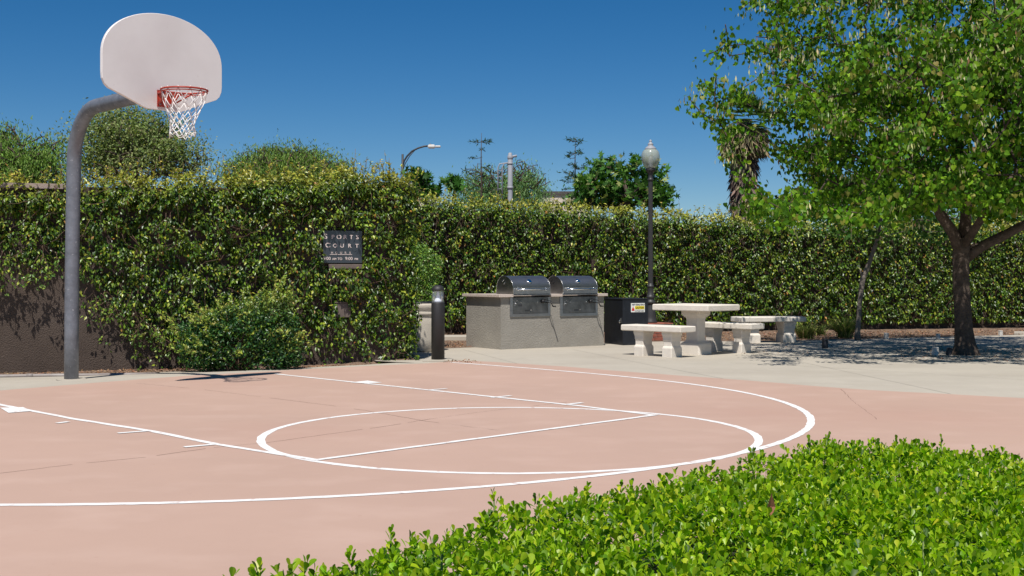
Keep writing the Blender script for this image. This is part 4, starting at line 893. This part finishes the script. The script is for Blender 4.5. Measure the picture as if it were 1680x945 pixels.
# slim conifers
def conifer(u, vtop, Y, label, seed, side):
    X = xat(u, Y); root = tag(empty('conifer_tree', (X, Y, 0)), label, 'tree', 'slim conifers beyond the wall'); zt = zat(vtop, Y); r = random.Random(seed)
    b = MB(); b.tube([(0,0,0),(.01,0,zt*.5),(-.01,0,zt*.85),(0,0,zt)], 0, 6, rad=[.07,.04,.016,.005]); P = []; A = []
    z = 1.6
    while z < zt-.02:
        f = (zt-z)/zt; gapf = r.random(); k = 5 if gapf > .5 else 1
        for i in range(k):
            a = r.uniform(0, 2*pi); L = min(.22+f*1.0, .55)*r.uniform(.45, 1.1); e = Vector((cos(a)*L, sin(a)*L, L*r.uniform(-.15,.45))); s = Vector((0,0,z)); m_ = s+e*.5-Vector((0,0,.03)); b.tube([s, m_, s+e], 0, 3, rad=[.010,.007,.003])
            for j in range(int(20*L/.4)+4):
                t = r.uniform(.25, 1.0)**.7; p = s+e*t; P.append(tuple(p+Vector((r.gauss(0,.03), r.gauss(0,.03), r.gauss(0,.015))))); d = e.normalized(); A.append((d.x*.5+r.gauss(0,.6), d.y*.5+r.gauss(0,.6), r.gauss(.1,.35)))
        z += r.uniform(.12, .26)
    k = len(P); leaves('crown', np.array(P), np.array(A), rnd(k)+np.array([0,0,.8]), rng.uniform(.07,.13,k), T_NARR, palette([(.025,.065,.025),(.04,.09,.035)], [1,1], k), M['leaf_far'], root, W=1.2)
    b.build('trunk', M['bark'], root)
conifer(790, 218, 31, 'slim dark conifer tip left of the ladder pole', 4, 1); conifer(944, 226, 31, 'slim conifer tip at the left of the broad leaved tree', 9, -1)

# ---- palm
PY = 52; PX = xat(1221, PY); pm = tag(empty('palm_tree', (PX, PY, 0)), 'tall fan palm with a shaggy brown skirt beyond the wall', 'tree')
zt = zat(196, PY); b = MB(); b.tube([(0,0,0),(.05,0,zt*.5),(0,0,zt)], .33, 12); b.build('trunk', M['bark'], pm)
n = 5200; z = zt-1.2-rng.random(n)**1.1*(zt-2.0); a = rng.uniform(0, 2*pi, n); r = .34+.16*rng.random(n); P = np.c_[np.cos(a)*r, np.sin(a)*r, z]
leaves('dead_frond_skirt', P, np.c_[np.cos(a)*.25, np.sin(a)*.25, -np.ones(n)]+rng.normal(0,.25,(n,3)), np.c_[np.cos(a), np.sin(a), np.zeros(n)]+rng.normal(0,.3,(n,3)), rng.uniform(.25,.55,n), T_NARR, palette([(.17,.13,.10),(.27,.21,.16),(.09,.07,.055)], [3,2,2], n), M['leaf_dry'], pm, W=1.3)
n = 2600; a = rng.uniform(0, 2*pi, n); el_ = rng.uniform(-.3,.5,n); r = .35+.5*rng.random(n); P = np.c_[np.cos(a)*r, np.sin(a)*r, zt-.35-rng.random(n)*.9]
leaves('hanging_dry_fronds', P, np.c_[np.cos(a)*.45, np.sin(a)*.45, -np.ones(n)]+rng.normal(0,.2,(n,3)), rnd(n), rng.uniform(.35,.7,n), T_NARR, palette([(.22,.17,.10),(.30,.26,.15),(.11,.085,.06),(.15,.17,.07)], [3,2,2,2], n), M['leaf_dry'], pm, W=.9)
P = []; A = []; 
for i in range(46):
    a = random.uniform(0, 2*pi); e_ = random.uniform(-.45, 1.4); d = Vector((cos(a)*cos(e_), sin(a)*cos(e_), sin(e_))); c = Vector((0,0,zt-.1))+d*.75; sd_ = d.cross(Vector((0,0,1))).normalized()
    for j in range(26):
        t = (j/25-.5)*2.5; P.append(tuple(c)); A.append(tuple(d*cos(t)+sd_*sin(t)-Vector((0,0,.1))))
k = len(P); leaves('green_fronds', np.array(P), np.array(A), rnd(k), rng.uniform(.4,.65,k), T_NARR, palette([(.07,.12,.035),(.11,.16,.05)], [1,1], k), M['leaf_far'], pm, W=.55)

# ------------------------------------------------------------------ street light, ladder pole, buildings
SY = 62; SX = xat(660.5, SY); zz_ = lambda v: zat(v, SY); sl = tag(empty('street_light', (SX, SY, 0)), 'tall street light with a curved arm beyond the wall', 'street light')
MB().tube([(0,0,0),(0,0,zz_(253))], 0, 10, rad=[.10,.055]).build('pole', M['lamp_black'], sl)
sx_ = lambda u: xat(u, SY)-SX
arm = [(sx_(u), 0, zz_(v)) for u, v in ((661,272),(663,264),(668,256),(676,248),(686,243),(696,240),(704,239.5))]
MB().tube(arm, .045, 8).build('arm', M['lamp_black'], sl); MB().tube([(sx_(u), 0, zz_(v)) for u, v in ((661,279),(665,268),(672,256),(680,247))], .025, 6).build('brace', M['lamp_black'], sl)
b = MB(); b.box(sx_(702), sx_(714), -.14, .14, zz_(243.5), zz_(237.5), .05); b.box(sx_(714)+.002, sx_(723), -.11, .11, zz_(242), zz_(239), .03); b.build('lamp_head', M['lampsilver'], sl)
MB().tube([(sx_(706),0,zz_(237.5)),(sx_(706),0,zz_(236))], .05, 8).build('photocell', M['bark2'], sl)
LY2 = 44; LX2 = xat(837, LY2); z2 = lambda v: zat(v, LY2); x2 = lambda u: xat(u, LY2)-LX2
ld = tag(empty('ladder_pole', (LX2, LY2, 0)), 'grey steel pole with a caged ladder beyond the vine wall', 'mast')
b = MB(); b.lathe([(.09,0),(.09,z2(262)),(.075,z2(261)),(.075,z2(256))], n=14); b.build('pole', M['steelgrey'], ld)
b = MB(); b.lathe([(.11,z2(310)),(.11,z2(306))], n=14); b.lathe([(.10,z2(270)),(.10,z2(267))], n=14); b.build('flange', M['steelgrey'], ld)
MB().lathe([(.085,z2(262)),(.10,z2(260)),(.10,z2(256)),(.07,z2(254.5)),(.075,z2(252)),(.04,z2(250.5))], n=14).build('cap', M['steelgrey'], ld)
MB().tube([(0,0,z2(258)),(x2(843),0,z2(256.5)),(x2(848),0,z2(255.5))], .045, 8).build('outlet_arm', M['steelgrey'], ld)
for u in (817, 824):
    MB().tube([(x2(u),0,z2(345)),(x2(u),0,z2(275)),(x2(u)+.06,0,z2(269)),(x2(833),0,z2(267))], .025, 6).build('ladder_rail', M['steelgrey'], ld)
for i in range(7): MB().tube([(x2(817),0,z2(340-i*10)),(x2(824),0,z2(340-i*10))], .014, 6).build('ladder_rung', M['steelgrey'], ld)
for (u0, u1, vt, Y, lab) in ((636,700,299,82,'beige flat-roofed building peeking over the vine by the street light'), (884,968,314,90,'beige flat-roofed building peeking over the vine left of the lamp post')):
    x0, x1 = xat(u0, Y), xat(u1, Y); h = zat(vt, Y); t = tag(empty('flat_roof_building', ((x0+x1)/2, Y, 0)), lab, 'building'); w2 = (x1-x0)/2
    MB().box(-w2, w2, 0, 12, 0, h-.25).build('wall', M['beige'], t); MB().box(-w2-.12, w2+.12, -.12, 12.12, h-.248, h).build('roof_edge', M['roofcap'], t)
    for i in range(3):
        f = MB().box(-w2+.5+i*w2*.62, -w2+1.2+i*w2*.62, -.03, .02, 1.2, 2.6).build('window', M['roofcap'], t); MB().box(-w2+.56+i*w2*.62, -w2+1.14+i*w2*.62, -.045, -.032, 1.26, 2.54).build('pane', M['sign'], f)

# ------------------------------------------------------------------ foreground hedge
HZ = .745
hed = tag(empty('clipped_hedge', (.8,2.3,0)), 'clipped bright green hedge filling the lower right foreground', 'hedge')
poly = [(-1.0,1.0),(-.66,1.50)]+[gp(u, v, HZ-.012) for u, v in ((375,950),(500,932),(640,888),(800,852),(940,815),(1100,782),(1240,753),(1330,731),(1450,729),(1560,737),(1680,750))]+[(2.0,2.7),(2.9,2.0),(2.9,.75),(.9,.55),(-.5,.6)]
pa_ = np.array(poly)
def inside(x, y):
    c = np.zeros(len(x), bool); j = len(pa_)-1
    for i in range(len(pa_)):
        xi, yi = pa_[i]; xj, yj = pa_[j]; cnd = ((yi > y) != (yj > y)) & (x < (xj-xi)*(y-yi)/(yj-yi+1e-12)+xi); c ^= cnd; j = i
    return c
def edist(x, y):
    d = np.full(len(x), 9.0)
    for i in range(len(pa_)):
        a = pa_[i]; b_ = pa_[(i+1) % len(pa_)]; ab = b_-a; t = np.clip(((x-a[0])*ab[0]+(y-a[1])*ab[1])/(ab@ab), 0, 1); d = np.minimum(d, np.hypot(x-a[0]-t*ab[0], y-a[1]-t*ab[1]))
    return d
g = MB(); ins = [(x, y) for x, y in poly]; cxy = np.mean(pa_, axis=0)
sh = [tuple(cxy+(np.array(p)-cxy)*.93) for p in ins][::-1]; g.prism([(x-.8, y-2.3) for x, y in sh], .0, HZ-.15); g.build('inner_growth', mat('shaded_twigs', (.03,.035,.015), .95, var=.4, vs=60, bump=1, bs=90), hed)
nS = 24000; sx = rng.uniform(-1.3,2.9,nS*2); sy = rng.uniform(.55,3.4,nS*2); ok = inside(sx, sy); sx, sy = sx[ok][:nS], sy[ok][:nS]
ed = edist(sx, sy); ztop_ = HZ-.03+.020*noise(sx, sy, .7, 3)+.014*noise(sx, sy, .2, 4)+.008-.022*np.clip(1-ed/.05, 0, 1)**2
layer = rng.random(len(sx)); sz = ztop_-np.where(layer < .62, rng.random(len(sx))*.03, .03+rng.random(len(sx))*.09)
shoot = (rng.random(len(sx)) < .013); sz = np.where(shoot, ztop_+rng.uniform(-.020,.016,len(sx)), sz)
T3 = np.c_[sx, sy, sz]; dirs = np.c_[rng.normal(0,.28,len(sx)), rng.normal(0,.28,len(sx)), np.ones(len(sx))]
# side growth
ns2 = 7000; ii = rng.integers(0, len(pa_), ns2); t = rng.random((ns2,1)); a_ = pa_[ii]; b2 = pa_[(ii+1) % len(pa_)]; e_ = a_*(1-t)+b2*t; tn_ = unit(np.c_[b2-a_, np.zeros(ns2)]); nn_ = np.c_[tn_[:,1], -tn_[:,0], np.zeros(ns2)]
cen = np.array([*cxy,0]); sgn = np.sign(((np.c_[e_, np.zeros(ns2)]-cen)*nn_).sum(1))[:,None]; nn_ = nn_*sgn
Q3 = np.c_[e_, rng.uniform(.03,HZ-.05,ns2)]-nn_*rng.uniform(0,.05,(ns2,1)); D2 = nn_+np.array([0,0,.6])+rng.normal(0,.25,(ns2,3))
SP = np.vstack([T3, Q3]); SD = unit(np.vstack([dirs, D2])); ns = len(SP); nl = 7
# five sprig shapes: whorls of rounded leaves
def sprig(seed, tall=False):
    r = np.random.default_rng(seed); n = nl if not tall else 14; P=[]; A=[]; N=[]; S=[]
    for i in range(n):
        f = i/(n-1); a = i*2.4+r.uniform(-.3,.3); tilt = radians(68-52*f+r.uniform(-10,10)); h = .022*f if not tall else -.02+.055*f
        d = np.array([cos(a)*sin(tilt), sin(a)*sin(tilt), cos(tilt)]); P.append(np.array([0,0,h])+d*.003); A.append(d); up_ = np.array([-cos(a)*cos(tilt), -sin(a)*cos(tilt), sin(tilt)]); N.append(up_+r.normal(0,.25,3)); S.append(r.uniform(.014,.024)*(1-.25*f))
    return np.array(P), np.array(A), np.array(N), np.array(S)
hcol = [(.155,.285,.006),(.235,.38,.008),(.36,.50,.014),(.54,.60,.035),(.06,.145,.008)]; hw_ = [28,34,24,8,12]
wu = 840+FPX*SP[:,0]/SP[:,1]; wv = VH-FPX*(SP[:,2]-CH)/SP[:,1]
vis = (wu > 20) & (wu < 1660) & (wv < 935) & (np.arange(ns) < len(T3)) & (SP[:,2] > HZ-.055); sc_ = np.where(vis, 1/SP[:,1], 0)
order = np.argsort(-np.where(np.r_[shoot, np.zeros(ns2, bool)] & (sc_ > 0), sc_+10, sc_))[:300]
rest = np.ones(ns, bool); rest[order] = False
PL=[]; AL=[]; NL=[]; SL=[]; 
spr = [sprig(100+i) for i in range(6)]; tall = [sprig(200+i, True) for i in range(3)]
def frame(D, ang):
    D = unit(D); ref = np.where(np.abs(D[:,2:3]) < .9, np.array([0,0,1.0]), np.array([1.0,0,0])); X = unit(np.cross(ref, D)); Y = np.cross(D, X); c, s = np.cos(ang)[:,None], np.sin(ang)[:,None]
    return X*c+Y*s, -X*s+Y*c, D
ang = rng.uniform(0, 2*pi, ns); X_, Y_, D_a = frame(SD, ang); kind_ = rng.integers(0, 6, ns); scl = rng.uniform(.8,1.2,ns)
isshoot = np.r_[shoot, np.zeros(ns2, bool)]
for q_ in range(6):
    idx = np.where(rest & (kind_ == q_))[0]; Pp, Ap, Np, Sp = spr[q_]
    tr_ = lambda v: v[None,:,0:1]*X_[idx][:,None,:]+v[None,:,1:2]*Y_[idx][:,None,:]+v[None,:,2:3]*D_a[idx][:,None,:]
    PL.append((SP[idx][:,None,:]+scl[idx][:,None,None]*tr_(Pp)).reshape(-1,3)); AL.append((tr_(Ap)+rng.normal(0,.15,(len(idx),len(Pp),3))).reshape(-1,3)); NL.append(tr_(Np).reshape(-1,3)); SL.append((scl[idx][:,None]*Sp[None,:]).ravel())
PL, AL, NL, SL = map(np.concatenate, (PL, AL, NL, SL)); k = len(PL); print('hedge leaves', k)
leaves('foliage', PL-np.array(hed.location), AL, NL, SL, T_OBOV, palette(hcol, hw_, k, .15), M['leaf_hedge'], hed, smooth=True)
sm_ = [leafmesh('sprig', p_, a_, n_, s_, T_OBOV, palette(hcol, hw_, len(p_), .15), M['leaf_hedge'], 1, True) for (p_, a_, n_, s_) in spr+tall]
stb = MB()
for i in order:
    me = sm_[kind_[i]] if not isshoot[i] else sm_[6+int(kind_[i]) % 3]; o = bpy.data.objects.new('sprig', me); link(o, hed); s_ = float(scl[i]); c0_ = SP[i]-np.array(hed.location); x_, y_, d_ = X_[i]*s_, Y_[i]*s_, D_a[i]*s_
    o.matrix_local = Matrix(((x_[0],y_[0],d_[0],c0_[0]),(x_[1],y_[1],d_[1],c0_[1]),(x_[2],y_[2],d_[2],c0_[2]),(0,0,0,1)))
    if isshoot[i]: stb.tube([tuple(c0_-np.array([0,0,.10])), tuple(c0_+d_*.03)], .0016, 4)
o = stb.build('stem', mat('green_stem', (.12,.17,.04), .6), hed); o['kind'] = 'stuff'
dx, dy = gp(1265,832,HZ+.01); MB().add([(0,0,0),(-.008,0,.018),(0,-.004,.048),(.009,.002,.02),(0,.006,.02)], [(0,4,1),(1,4,2),(0,3,4),(4,3,2)]).build('dead_leaf', mat('brown_dead_leaf', (.30,.12,.07), .8), hed, loc=(dx-.8, dy-2.3, HZ-.01))
print('objects', len(bpy.data.objects))
